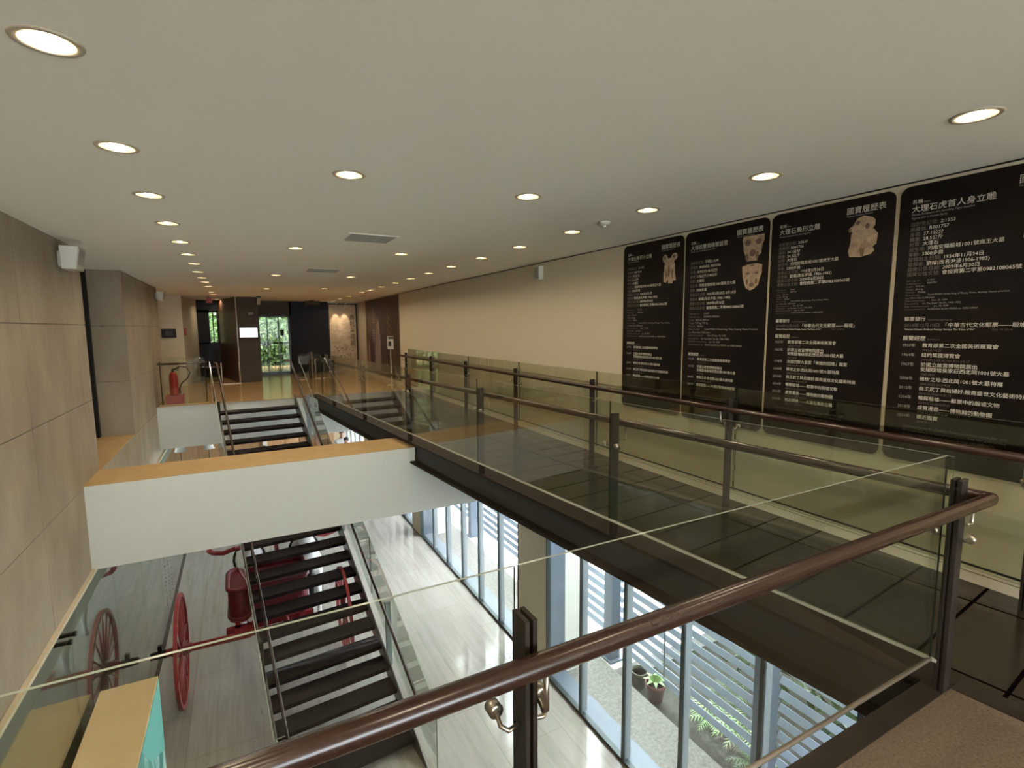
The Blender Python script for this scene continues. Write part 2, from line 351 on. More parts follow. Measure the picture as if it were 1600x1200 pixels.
# rear and outer enclosure
mb = MB(); mb.box(-3.2, 6.2, -6.2, -6, ZL, .06); mb.box(-3.2, 6.2, -6.2, -6, 2.42, ZC); mb.box(-3.2, -1.3, -6.2, -6, .06, 2.42); mb.box(3.7, 6.2, -6.2, -6, .06, 2.42)
struct(mb.build('wall_back', M['cream']), 'wall with an added window band behind the balcony', 'wall')
w = thing('window_6', (1.2, -6.1, .75), None, None); struct(w, 'unseen window band added behind the balcony to light the ceiling', 'window')  # unseen window, added to let sky light reach the ceiling
mb = MB(); mb.box(-1.3, 3.7, -6.16, -6.04, .06, .11); mb.box(-1.3, 3.7, -6.16, -6.04, 2.37, 2.42); mb.build('window_frame', M['mullion'], w)
for x in (-1.28, -.05, 1.2, 2.45, 3.68):
    mb = MB(); mb.box(x-.02, x+.02, -6.16, -6.04, .11, 2.37); mb.build('mullion', M['mullion'], w)
mb = MB(); mb.box(-1.26, 3.66, -6.105, -6.095, .11, 2.37); mb.build('pane', M['winglass'], w)
mb = MB(); mb.box(-8, 10, -20, -6.2, -.35, -.15); struct(mb.build('ground_bounce', M['bouncepale']), 'pale ground added behind the balcony window to bounce daylight', 'ground')  # added pale ground, throws daylight up through the added window
mb = MB(); mb.box(-2.75, -2.6, -6, 25, ZL, -.9); mb.box(-3.3, -3.15, -6, 24, -.9, ZC); struct(mb.build('wall_outer', M['cream']), 'plain wall behind the glass showcase', 'wall')
mb = MB(); mb.box(-2.75, 4.3, 24.9, 25.1, ZL, -.9); struct(mb.build('wall_lower_far', M['cream']), 'far wall of the lower hall', 'wall')

# cross beam: white with tan top
mb = MB(); ex = BW(6.2, .118, 0).x
mb.prism([(XL, 6.95, -1.04), (XW, 6.95, -1.04), (XW, 6.95, -.312), (ex, 6.95, -.312), (ex, 6.95, -.095), (XL, 6.95, -.095)], (0, .74, 0), 0)
mb.box(XL, ex, 6.95, 7.69, -.095, -.085, 1)
struct(mb.build('beam', [M['white'], M['tan']]), 'white cross beam with a tan top between wall and bridge', 'beam')

# ------------------------------------------------------------------ bridge
br = thing('footbridge', BW(6, .6, 0), 'dark steel footbridge with slate tiles beside the cream wall', 'bridge')
mb = MB(); L0, L1 = BW(-6.9, .10, 0), BW(S_END, .10, 0)
mb.prism([(L0.x, L0.y, -.06), (XW-.01, L0.y, -.06), (XW-.01, 12.70, -.06), (BW(11.75, .1, 0).x, 12.70, -.06)], (0, 0, .06)); mb.build('deck', M['tile'], br)
def beamstrip(mb, s0, s1, o0, o1, z0, z1, mi=0):
    mb.hexa([BW(s0, o0, z0), BW(s0, o1, z0), BW(s1, o1, z0), BW(s1, o0, z0), BW(s0, o0, z1), BW(s0, o1, z1), BW(s1, o1, z1), BW(s1, o0, z1)], mi)
g = MB(); beamstrip(g, .05, S_END, .02, .22, -.022, .003, 0); g.build('top_flange', M['steel'], br)
g = MB(); beamstrip(g, .05, S_END, .115, .13, -.285, -.022, 0); g.build('web', M['web'], br)
g = MB(); beamstrip(g, .05, S_END, .02, .22, -.31, -.285, 0); g.build('bottom_flange', M['steel'], br)
g = MB(); g.prism([BW(.1, .22, -.12), (XW-.01, 1.1, -.12), (XW-.01, 12.7, -.12), BW(11.7, .22, -.12)], (0, 0, .06)); g.build('soffit', M['web'], br)

# ------------------------------------------------------------------ railings
def railing(name, loc, label):
    return thing(name, loc, label, 'railing', 'glass railings')
def plates(mb, base, along, across, w, z0, z1, gap=.010, t=.006, rec=True):
    """post of two flat bars; along = rail direction, across = direction the plates run"""
    a = Vector(along).normalized(); c = Vector(across).normalized(); b = Vector(base)
    for sgn in (-1, 1):
        mb.obox(b + a*sgn*gap + c*(w/2) + Vector((0, 0, (z0+z1)/2-b.z)), a*t, c*(w/2), Vector((0, 0, (z1-z0)/2)))
    mb.obox(b + c*(w*.42) + Vector((0, 0, (z0+z1-.03)/2-b.z)), a*(gap-t), c*(w*.30), Vector((0, 0, (z1-z0-.03)/2)))
def clamp(rl, p, along, across, z=.715, reach=.062, both=True):
    """rods with round glass buttons, one to each pane"""
    a = Vector(along).normalized(); c = Vector(across).normalized(); p = Vector(p)
    for sg in ((-1, 1) if both else (-1,)):
        mb = MB(); g0 = p + c*.035 + Vector((0, 0, z-.03)); 
        e = p + a*sg*reach + Vector((0, 0, z))
        mb.tube([g0, g0 + a*sg*reach*.75 + c*.01, e + c*.035 - Vector((0, 0, .02)), e + c*.012], .0055, 8)
        mb.lathe([(.006, -.014), (.018, -.014), (.018, .014), (.006, .014)], e, c, 16)
        mb.build('glass_clamp', M['steelrod'], rl)
def hbracket(rl, p, across, zr, reach, z=.76):
    c = Vector(across).normalized(); p = Vector(p); mb = MB()
    mb.tube([p + Vector((0, 0, z)), p + c*(reach-.008) + Vector((0, 0, z-.012)), p + c*reach + Vector((0, 0, z-.004)), p + c*reach + Vector((0, 0, zr))], .0065, 8)
    mb.build('handrail_bracket', M['steelrod'], rl)
ZH = .868
# near balcony railing
nr = railing('glass_railing', (.56, .97, 0), 'glass railing with dark wooden handrail on the near balcony edge')
for k, xx in enumerate((-1.46, .5385)):
    mb = MB(); plates(mb, (xx, .992, 0), (1, 0, 0), (0, -1, 0), .062, 0.0, .95); mb.build('post', M['steel'], nr, bevel=.0012)
    clamp(nr, (xx, 1.0, 0), (1, 0, 0), (0, -1, 0)); hbracket(nr, (xx+.02, .93, 0), (0, -1, 0), ZH-.02, .03, .755)
for x0, x1 in ((-1.56, -1.47), (-1.45, .533), (.543, 2.592)):
    mb = MB(); y0, y1, z0, z1 = .9965, 1.0035, .147, 1.05
    pane(mb, [(x0, y0, z0), (x1, y0, z0), (x1, y1, z0), (x0, y1, z0), (x0, y0, z1), (x1, y0, z1), (x1, y1, z1), (x0, y1, z1)], (0, 1, 3, 5))
    mb.build('glass_panel', [M['nearglass'], M['edge'], M['edgedark']], nr)
    mb = MB(); mb.tube([(x0, 1.0, .140), (x1, 1.0, .140)], .009, 10); mb.build('bottom_channel', M['tube'], nr)
HC = BW(-.085, .128, ZH)
mb = MB(); mb.tube([(-1.56, .892, ZH), (.2, .892, ZH), HC + Vector((-.02, 0, 0)), HC + Vector((-.004, .004, 0)), HC + Vector((-.004, .03, 0))], .0265, 16); mb.build('handrail', M['handrail'], nr)
# bridge left railing
bd = BW(1, 0, 0)-BW(0, 0, 0); bn = BW(0, 1, 0)-BW(0, 0, 0)
bl = railing('glass_railing', BW(4, .03, 0), 'glass railing along the left edge of the footbridge, over the hall')
SP = [0.0, 2.02, 4.02, 6.03, 8.04, 10.05, 12.05]
for k, s in enumerate(SP):
    mb = MB()
    if k == 0:
        b0 = BW(0, .0, 0); plates(mb, b0, bd, bn, .075, 0.0, .948, gap=.012, t=.008); 
    else: plates(mb, BW(s, .012, 0), bd, bn, .058, .003, .95)
    mb.build('post', M['steel'], bl, bevel=.0012)
    if k < 6: clamp(bl, BW(s, 0, 0), bd, bn, both=True)
    hbracket(bl, BW(s-.03, .06, 0), bn, ZH-.02, .066, .755)
for k in range(6):
    s0, s1 = SP[k]+.012, SP[k+1]+.004
    mb = MB(); z0, z1 = .143, 1.046
    pane(mb, [BW(s0, -.0035, z0), BW(s0, .0035, z0), BW(s1, .0035, z0), BW(s1, -.0035, z0), BW(s0, -.0035, z1), BW(s0, .0035, z1), BW(s1, .0035, z1), BW(s1, -.0035, z1)], (0, 1, 2, 4))
    mb.build('glass_panel', [M['glass'], M['edge'], M['edgedark']], bl)
    mb = MB(); mb.hexa([BW(s0, -.007, .128), BW(s0, .007, .128), BW(s1, .007, .128), BW(s1, -.007, .128), BW(s0, -.007, .1425), BW(s0, .007, .1425), BW(s1, .007, .1425), BW(s1, -.007, .1425)]); mb.build('bottom_channel', M['channel'], bl)
mb = MB(); mb.tube([HC, BW(2, .128, ZH), BW(6, .128, ZH), BW(S_END-.1, .128, ZH)], .0265, 16); mb.build('handrail', M['handrail'], bl)
# bridge right railing
rr = railing('glass_railing', (3.8, 6, 0), 'glass railing along the right side of the footbridge, close to the cream wall')
PY = [-2.94, -.94, 1.06, 3.06, 5.06, 7.04, 9.04, 11.05, 12.98]
for y in PY:
    mb = MB(); plates(mb, (3.83, y, 0), (0, 1, 0), (-1, 0, 0), .058, 0, .95); mb.build('post', M['steel'], rr, bevel=.0012)
    clamp(rr, (3.842, y, 0), (0, 1, 0), (-1, 0, 0)); hbracket(rr, (3.775, y+.03, 0), (-1, 0, 0), ZH-.02, .05, .755)
for a, b in zip(PY[:-1], PY[1:]):
    mb = MB(); z0, z1, y0, y1 = .12, 1.046, a-.03, b-.042
    pane(mb, [(3.838, y0, z0), (3.848, y0, z0), (3.848, y1, z0), (3.838, y1, z0), (3.838, y0, z1), (3.848, y0, z1), (3.848, y1, z1), (3.838, y1, z1)], (0, 1, 2, 4))
    mb.build('glass_panel', [M['glass'], M['edge'], M['edgedark']], rr)
mb = MB(); mb.tube([(3.72, -3, ZH), (3.72, 5, ZH), (3.72, 13.3, ZH)], .0265, 16); mb.build('handrail', M['handrail'], rr)

# ------------------------------------------------------------------ stair
SD = Vector((.09558212, -.99542155, 0)); SN = Vector((.99542155, .09558212, 0)); ST = Vector((1.07, 12.70, 0))
def SW(s, o, z): return ST + SD*s + SN*o + Vector((0, 0, z))
NR = 24; RH = 3.85/NR; GO = 7.02/NR
def nz(s): return -s*RH/GO
stair = thing('staircase', SW(7, -.78, ZL), 'open-riser dark steel staircase rising from the marble floor to the far landing', 'staircase')
for k in range(1, NR):
    mb = MB(); s1 = k*GO+.012; s0 = s1-GO-.02; z = -k*RH
    def bx(sa, sb, za, zb): mb.hexa([SW(sa, -1.53, za), SW(sa, 0, za), SW(sb, 0, za), SW(sb, -1.53, za), SW(sa, -1.53, zb), SW(sa, 0, zb), SW(sb, 0, zb), SW(sb, -1.53, zb)])
    bx(s0, s1, z-.03, z); bx(s1-.02, s1, z-.055, z-.03); bx(s0, s0+.012, z-.05, z-.03)
    mb.build('tread', M['tread'] if 'tread' in M else M['steel'], stair)
def slanted(mb, o0, o1, s0, s1, lo, hi, foot=False):
    pl = [(s0, nz(s0)+lo), (s1, max(nz(s1)+lo, ZL+.002)), (s1, nz(s1)+hi), (s0, nz(s0)+hi)]
    if foot:
        sb = (-(ZL+.002)+lo)/(RH/GO); pl = [(s0, nz(s0)+lo), (sb, ZL+.002), (s1, ZL+.002), (s1, nz(s1)+hi), (s0, nz(s0)+hi)]
    mb.prism([SW(s, o0, z) for s, z in pl], SN*(o1-o0))
for o0 in (0.0, -1.55):
    mb = MB(); slanted(mb, o0, o0+.02, -.02, 7.22, -.235, .06, True); mb.build('stringer', M['stringer'] if 'stringer' in M else M['web'], stair)
for sd, (og, op, oh) in enumerate(((.10, .055, -.035), (-1.65, -1.605, -1.50))):
    cuts = [.12, 2.5, 4.85, 7.22]
    for a, b in zip(cuts[:-1], cuts[1:]):
        mb = MB(); b2 = b-.012
        lo0, lo1, h0, h1 = nz(a)+.06, nz(b2)+.06, nz(a)+.98, nz(b2)+.98
        vs = [SW(a, og, lo0), SW(a, og+.01, lo0), SW(b2, og+.01, lo1), SW(b2, og, lo1), SW(a, og, h0), SW(a, og+.01, h0), SW(b2, og+.01, h1), SW(b2, og, h1)]
        pane(mb, vs, (0, 1, 2, 4)); mb.build('glass_panel', [M['glass'], M['edge'], M['edgedark']], stair)
    for s in (1.15, 3.45, 5.72):
        mb = MB(); mb.obox(SW(s, op, nz(s)+.34), SD*.025, SN*.035, Vector((0, 0, .48))); mb.build('post', M['greysteel'] if sd == 0 else M['steel'], stair)
    mb = MB(); mb.tube([SW(-.75, oh, .84), SW(-.2, oh, .86), SW(.05, oh, .80)] + [SW(s, oh, nz(s)+.83) for s in (.3, 3, 6, 7.15)], .02, 12); mb.build('handrail', M['handrail'], stair)
    for s in (.4, 2.3, 4.6, 6.7):
        mb = MB(); c0 = SW(s, og, nz(s)+.72); c1 = SW(s, oh, nz(s)+.82); mb.tube([c0, SW(s, oh, nz(s)+.72), c1], .007, 8); mb.build('handrail_bracket', M['steelrod'], stair)
# glass screens at the head of the stair
hl = railing('glass_railing', (-1.0, 12.74, 0), 'short glass railing on the far landing in front of the fire extinguisher')
mb = MB(); pane(mb, [(-1.5, 12.715, .03), (-.66, 12.715, .03), (-.66, 12.725, .03), (-1.5, 12.725, .03), (-1.5, 12.715, 1.0), (-.66, 12.715, 1.0), (-.66, 12.725, 1.0), (-1.5, 12.725, 1.0)], (0, 1, 3, 5)); mb.build('glass_panel', [M['glass'], M['edge'], M['edgedark']], hl)
for x in (-1.46, -.66):
    mb = MB(); mb.box(x-.008, x+.008, 12.74, 12.80, 0, .92); mb.build('post', M['steel'], hl)
mb = MB(); mb.tube([(-1.52, 12.83, .87), (-.62, 12.83, .87)], .02, 10); mb.build('handrail', M['handrail'], hl)
mb = MB(); mb.box(-1.52, -.62, 12.705, 12.735, 0, .03); mb.build('base_channel', M['tan'], hl)
hr = railing('glass_railing', (1.32, 12.74, 0), 'narrow glass railing between the stair head and the footbridge')
mb = MB(); pane(mb, [(1.20, 12.715, .03), (1.42, 12.715, .03), (1.42, 12.725, .03), (1.20, 12.725, .03), (1.20, 12.715, 1.0), (1.42, 12.715, 1.0), (1.42, 12.725, 1.0), (1.20, 12.725, 1.0)], (0, 1, 3, 5)); mb.build('glass_panel', [M['glass'], M['edge'], M['edgedark']], hr)
mb = MB(); mb.box(1.20, 1.214, 12.74, 12.80, 0, .95); mb.build('post', M['steel'], hr)

# ------------------------------------------------------------------ window bays
MODS = {0: [], 1: [1.0, 1.91, 2.72, 3.642, 4.56, 5.47], 2: [8.017, 8.905, 9.77, 10.69, 11.614], 3: [14.2, 15.1, 16.0, 16.9, 17.8], 4: [20.2, 21.1, 22.0, 22.9, 23.8]}
MODS[0] = [-4.7, -3.8, -2.9, -2.0, -1.1]
for n, (a, b) in enumerate(BAYS):
    w = thing('window_%d' % (n+1), (XW, (a+b)/2, ZL), None, None); struct(w, 'tall window bay in dark frames below the bridge', 'window')
    mb = MB(); mb.box(XW+.0, XW+.07, a, b, ZL, ZL+.045); mb.box(XW+.0, XW+.07, a, b, ZB-.06, ZB); mb.box(XW, XW+.07, a, a+.03, ZL, ZB); mb.box(XW, XW+.07, b-.03, b, ZL, ZB)
    mb.build('window_frame', M['mullion'], w)
    for y in MODS[n]:
        mb = MB(); mb.box(XW+.005, XW+.03, y-.022, y+.022, ZL+.045, ZB-.06, 0); mb.box(XW+.03, XW+.12, y-.022, y+.022, ZL+.045, ZB-.06, 1); mb.build('mullion', [M['mullion'], M['greysteel']], w)
    ed = [a+.03]+MODS[n]+[b-.03]
    for y0, y1 in zip(ed[:-1], ed[1:]):
        mb = MB(); mb.box(XW+.032, XW+.040, y0, y1, ZL+.045, ZB-.06); mb.build('pane', M['winglass'], w)
    mb = MB(); mb.box(XW+.07, 4.285, a+.02, b-.02, ZL-.02, ZL+.03); mb.build('sill', M['bluesteel'], w)
    mb = MB()
    for yj, sg in ((b, -1), (a, 1)):
        mb.box(XW+.075, 4.28, min(yj, yj+sg*.02), max(yj, yj+sg*.02), ZL, ZB)
        for k in range(9):
            z = ZL+.2+k*.32
            for xx in (4.02, 4.22): mb.lathe([(.012, 0), (.008, .007)], (xx, yj+sg*.02, z), (0, sg, 0), 8)
    mb.build('jamb_panel', M['bluesteel'], w)
mb = MB()
for (a0, b0), (a1, b1) in zip(BAYS[:-1], BAYS[1:]): mb.box(XW+.352, 4.62, b0-.0, a1+.0, ZL-.1, 0)
struct(mb.build('pillar', M['white']), 'pale outer piers between the window bays', 'pillar')

# ------------------------------------------------------------------ terrace and garden outside
mb = MB(); mb.box(XW+.3, 5.02, -8, 27, ZL-.5, ZL-.04); struct(mb.build('ground_terrace', M['terrace']), 'rough concrete terrace outside the windows', 'ground')
mb = MB(); mb.box(5.02, 9, 6.05, 27, ZL-.5, ZL-.06); struct(mb.build('ground_paving', M['terracelight']), 'pale paving beyond the terrace', 'ground')
mb = MB(); mb.box(5.02, 9, -8, 6.05, ZL-.5, ZL-.30); struct(mb.build('ground_bed', M['soil']), 'dark soil of the garden bed', 'ground')
mb = MB(); mb.box(9, 40, -30, 50, ZL-.5, ZL-.3); struct(mb.build('ground_far', M['terracelight']), 'pale ground far outside', 'ground')
PYS = [-2.3, .62, 3.53, 6.33, 9.2, 12.1, 15.0, 17.9]
wh = ['at the near end below the balcony', 'over the fern bed, nearest the camera', 'between the two nearest outside columns', 'outside the cream pier', 'outside the far window bay', 'outside the second cream pier', 'far down the terrace', 'last down the terrace']
for k, y in enumerate(PYS[:-1]):
    y1 = PYS[k+1]
    t = thing('louvre_screen', (5.35, (y+y1)/2, ZL), 'pale blue-grey louvre screen ' + wh[k], 'louvre screen', 'louvre screens on the terrace')
    mb = MB(); mb.box(5.12, 5.30, y-.10, y+.10, ZL-.30, .4, 0); mb.box(5.06, 5.36, y-.16, y+.16, ZL-.06, ZL-.03, 0); mb.build('post', M['bluesteel'], t)
    mb = MB(); z = ZL-.16 if y1 < 5 else ZL+.03 if y1 < 7 else ZL+.14
    while z < .3:
        c = Vector((5.46, (y+y1)/2, z)); mb.obox(c, Vector((.022, 0, .039)), Vector((0, (y1-y)/2-.012, 0)), Vector((.007, 0, -.004))); z += .178
    mb.build('slats', M['louvre'], t)
    mb = MB(); mb.tube([(5.40, y1-1.0, ZL+.15), (5.40, y1-1.0, .3)], .012, 8); mb.build('tie_rod', M['greysteel'], t)
def leaves(mb, c, rad, n, size, up=.3, mi=0):
    for _ in range(n):
        d = Vector((random.gauss(0, 1), random.gauss(0, 1), random.gauss(0, 1))).normalized()*(random.random()**.5)
        p = Vector(c) + Vector((d.x*rad[0], d.y*rad[1], d.z*rad[2])); a = Vector((random.gauss(0, 1), random.gauss(0, 1), random.gauss(up, .7))).normalized()
        b = a.cross(Vector((random.gauss(0, 1), random.gauss(0, 1), random.gauss(0, 1)))).normalized(); L = size*random.uniform(.6, 1.3); w = L*.24; nn = a.cross(b)*.06*L
        mb.add([p, p+a*L*.5+b*w+nn, p+a*L, p+a*L*.5-b*w+nn], [(0, 1, 2, 3)], mi, False)
def tree(name, x, y, zb, h, cr, n, lab, m='leaf', cat='tree', group=None, ls=.22):
    t = thing(name, (x, y, zb), lab, cat, group)
    mb = MB(); mb.tube([(x, y, zb), (x+.08, y+.05, zb+h*.35), (x-.05, y, zb+h*.62)], [.09, .07, .04], 8)
    for k in range(4):
        a = k*1.6; mb.tube([(x+.04, y, zb+h*.45), (x+cr[0]*.5*math.cos(a), y+cr[1]*.5*math.sin(a), zb+h*.75)], [.035, .015], 6)
    mb.build('trunk', M['bark'], t)
    mb = MB(); leaves(mb, (x, y, zb+h*.68), cr, n, ls); mb.build('crown', M[m], t)
for k, (x, y, h, lab) in enumerate(((7.0, -.4, 3.9, 'leafy green shrub behind the near end of the louvre screens'), (7.4, 1.6, 4.3, 'leafy green shrub beyond the purple plant, behind the louvres'), (6.9, 3.4, 3.9, 'leafy green shrub behind the louvres nearest the red pots'), (8.0, 5.4, 3.8, 'leafy green shrub farthest along the louvres, beyond the pots'))):
    tree('garden_shrub', x, y, ZL-.30, h*.8, (1.0, 1.3, 1.7), 1700, lab, cat='shrub', group='shrubs behind the louvres', ls=.2)
sb = MB()
for _ in range(3200): leaves(sb, (random.uniform(6.7, 9), random.uniform(-3.5, 5.6), random.uniform(-4.1, -1.9)), (.1, .1, .1), 1, .24)
tag(sb.build('undergrowth', M['leaf']), 'low dense green undergrowth behind the louvre screens', 'undergrowth', None, 'stuff')
# fern bed
def fern(x, y, n, L, lab, m):
    t = thing('fern', (x, y, ZL-.30), lab, 'plant', 'plants in the garden bed'); mb = MB()
    for k in range(n):
        a = 2*math.pi*k/n + random.uniform(-.2, .2); l = L*random.uniform(.7, 1.15); pts = []
        for i in range(9):
            u = i/8; pts.append(Vector((x+math.cos(a)*l*u, y+math.sin(a)*l*u, ZL-.29+l*(.75*u-.62*u*u))))
        side = Vector((-math.sin(a), math.cos(a), 0))
        for i in range(1, 9):
            w = l*.22*math.sin(math.pi*min(1, i/8.5))+.01
            for sg in (-1, 1):
                p = pts[i-1]; q = pts[i]; tip = q + side*sg*w + (q-p)*.6 - Vector((0, 0, w*.25))
                mb.add([p, p.lerp(q, .6), tip], [(0, 1, 2)])
    mb.build('fronds', M[m], t)
fern(5.75, 4.75, 9, .42, 'pale green fern beside the red pots', 'palm')
fern(5.95, 4.35, 9, .40, 'pale green fern behind the purple plant', 'palm')
fern(5.62, 3.95, 8, .30, 'small green fern at the front corner of the garden bed', 'leaf')
fern(5.72, 4.38, 9, .26, 'dark purple plant between the pale ferns', 'darkleaf')
fern(6.4, 4.9, 10, .45, 'green fern behind the red pots', 'leaf')
def pot(x, y, r, h, m, lab, plant=False):
    t = thing('plant_pot', (x, y, ZL-.30), lab, 'plant pot', 'pots beside the garden bed')
    mb = MB(); z = ZL-.30
    mb.lathe([(r*.72, 0), (r*.95, h*.86), (r*1.06, h*.86), (r*1.06, h), (r*.9, h), (r*.85, h*.82), (.001, h*.82)], (x, y, z), (0, 0, 1), 24); mb.build('vessel', M[m], t)
    mb = MB(); mb.lathe([(.001, h*.84), (r*.86, h*.84)], (x, y, z), (0, 0, 1), 16); mb.build('potting_soil', M['soil'], t)
    if plant:
        mb = MB()
        for k in range(8):
            a = k*.8; d = Vector((math.cos(a), math.sin(a), 0)); p = Vector((x, y, z+h*.8)); s = Vector((-d.y, d.x, 0))
            mb.add([p, p+d*.09+s*.035+Vector((0, 0, .12)), p+d*.20+Vector((0, 0, .10)), p+d*.09-s*.035+Vector((0, 0, .12))], [(0, 1, 2, 3)])
        mb.build('leaves', M['palm'], t)
pot(5.36, 5.82, .13, .27, 'darkpot', 'dark mossy pot behind the red pot')
pot(5.36, 5.46, .15, .29, 'pot', 'dull red pot with broad leaves by the terrace edge', True)

# ------------------------------------------------------------------ glass showcase along the left wall
gc = thing('display_case', (-1.5, 9, ZL), 'long glass-fronted showcase below the concrete wall', 'display case')
mb = MB(); mb.box(XL+.001, -1.530, -5.98, 22.2, -1.062, -1.03); mb.build('ledge', M['cream'], gc)
mb = MB(); mb.box(-1.64, -1.575, -5.98, 22.2, ZL, -1.064); mb.build('back_panel', M['caseback'], gc)
mb = MB(); mb.box(-1.575, -1.41, -5.98, 22.2, ZL, ZL+.012); mb.build('case_floor', M['pier'], gc)
jy = [5.55+1.68*k for k in range(-6, 10)]
for a, b in zip(jy[:-1], jy[1:]):
    mb = MB(); mb.box(-1.452, -1.440, a+.006, b-.006, ZL+.012, -1.062); mb.build('glass_panel', M['caseglass'], gc)
for y in jy[5:9]:
    for dy in (-.07, .07):
        mb = MB(); mb.obox((-1.495, y+dy, -1.085), (.075, 0, 0), (0, .014, 0), (0, 0, .014)); mb.lathe([(.024, 0), (.024, .02)], (-1.44, y+dy, -1.085), (1, 0, 0), 12); mb.build('glass_clamp', M['darkfit'], gc)
mb = MB()
for c in range(3):
    for k in range(16):
        z = -2.45-k*.075; y = 11.0+c*.42
        mb.obox((-1.436, y+random.uniform(-.02, .02), z), (.0006, 0, 0), (0, random.uniform(.012, .03), random.uniform(-.012, .012)), (0, 0, random.uniform(.004, .014)))
mb.build('printed_marks', M['ink'], gc)
# teal printed box next to the showcase
bx_ = thing('information_box', (-1.16, 5.1, ZL), 'tall tan box with teal landscape print at the foot of the concrete wall', 'box')
mb = MB(); mb.box(-1.405, -.93, 4.1, 6.07, ZL, -1.95); mb.build('body', M['boxtan'], bx_, bevel=.004)
mb = MB(); mb.box(-.93, -.926, 4.13, 6.05, ZL+.02, -1.97, 0); mb.build('side_print', M['teal'], bx_)
mb = MB(); mb.prism([(-.9255, 6.05, -1.97), (-.9255, 5.0, -1.97), (-.9255, 5.35, -2.35), (-.9255, 6.05, -2.75)], (.0015, 0, 0)); mb.build('sky_print', M['tealflat'], bx_)

# ------------------------------------------------------------------ chariot
ch = thing('chariot', (.17, 9.2, ZL), 'red lacquered two-wheeled chariot standing under the staircase', 'chariot')
HZ = ZL+.79; RW = .79
def wheel(x, r):
    hz = ZL+r
    w = MB(); n = 40
    prof = [(r-.055, -.024), (r, -.022), (r, .022), (r-.055, .024), (r-.055, -.024)]
    w.lathe(prof, (x, 8.49, hz), (1, 0, 0), 64, smooth=False, cap0=False, cap1=False); o = w.build('wheel', M['red'], ch)
    s = MB()
    for k in range(18):
        a = 2*math.pi*k/18; d = Vector((0, math.cos(a), math.sin(a))); c = Vector((x, 8.49, hz))
        s.tube([c+d*.08, c+d*(r-.045)], [.015, .011], 8)
    so = s.build('spokes', M['red'], o)
    h = MB(); h.lathe([(.045, -.15), (.07, -.11), (.095, -.04), (.095, .04), (.07, .11), (.045, .15)], (x, 8.49, hz), (1, 0, 0), 20); h.build('hub', M['darkred'], o)
wheel(-.99, RW); wheel(1.30, .735)
mb = MB(); mb.tube([(-1.20, 8.49, HZ), (1.42, 8.49, HZ-.055)], .055, 14); mb.build('axle', M['red'], ch)
mb = MB(); mb.tube([(-1.37, 8.49, HZ), (-1.18, 8.49, HZ)], [.05, .062], 14); mb.obox((-1.25, 8.49, HZ+.07), (.025, 0, 0), (0, .03, 0), (0, 0, .07)); mb.build('axle_cap', M['darkfit'], ch)
def rrect(x0, x1, y0, y1, r, n=6):
    pts = []
    for cx, cyy, a0 in ((x1-r, y1-r, 0), (x0+r, y1-r, 90), (x0+r, y0+r, 180), (x1-r, y0+r, 270)):
        for k in range(n+1): a = R(a0+90*k/n); pts.append((cx+r*math.cos(a), cyy+r*math.sin(a)))
    return pts
pl = rrect(-.38, .80, 8.76, 9.60, .16)
mb = MB(); mb.prism([(a, b, ZL+.84) for a, b in pl], (0, 0, .05)); mb.build('box_floor', M['red'], ch)
mb = MB(); n = len(pl)
for k in range(n):
    a = pl[k]; b = pl[(k+1) % n]; mid = Vector(((a[0]+b[0])/2-.21, (a[1]+b[1])/2-9.18, 0)); 
    i = lambda p: (p[0]-(p[0]-.21)*.05, p[1]-(p[1]-9.18)*.05)
    a2, b2 = i(a), i(b)
    mb.hexa([(*a, ZL+.89), (*b, ZL+.89), (*b2, ZL+.89), (*a2, ZL+.89), (*a, ZL+1.36), (*b, ZL+1.36), (*b2, ZL+1.36), (*a2, ZL+1.36)])
mb.build('box_side', M['darkred'], ch)
mb = MB(); mb.prism([(a*.96+.21*.04, b*.96+9.18*.04, ZL+1.31) for a, b in pl], (0, 0, .03)); mb.build('box_cover', M['darkred'], ch)
mb = MB(); mb.tube([(a, b, ZL+1.37) for a, b in pl], .035, 10, closed=True); mb.tube([(a, b, ZL+.90) for a, b in pl], .028, 10, closed=True); mb.build('box_rail', M['darkred'], ch)
mb = MB(); mb.box(-.42, .84, 8.62, 8.70, ZL+.76, ZL+.84); mb.box(-.3, -.22, 8.5, 9.6, ZL+.78, ZL+.84); mb.box(.62, .70, 8.5, 9.6, ZL+.78, ZL+.84); mb.build('box_bearer', M['red'], ch)
mb = MB(); mb.tube([(.42, 8.3, HZ), (.43, 9.6, HZ+.02), (.44, 10.4, HZ+.12), (.44, 11.2, HZ+.36), (.44, 11.6, HZ+.42)], .045, 12); mb.build('pole', M['red'], ch)
mb = MB(); mb.tube([(-.72, 10.9, ZL+1.28), (-.66, 11.0, ZL+1.18), (-.50, 11.1, ZL+1.10), (-.2, 11.2, ZL+1.14), (.44, 11.2, ZL+1.18), (1.08, 11.2, ZL+1.14), (1.38, 11.1, ZL+1.10), (1.54, 11.0, ZL+1.18), (1.6, 10.9, ZL+1.28)], .045, 12); mb.build('crossbar', M['red'], ch)

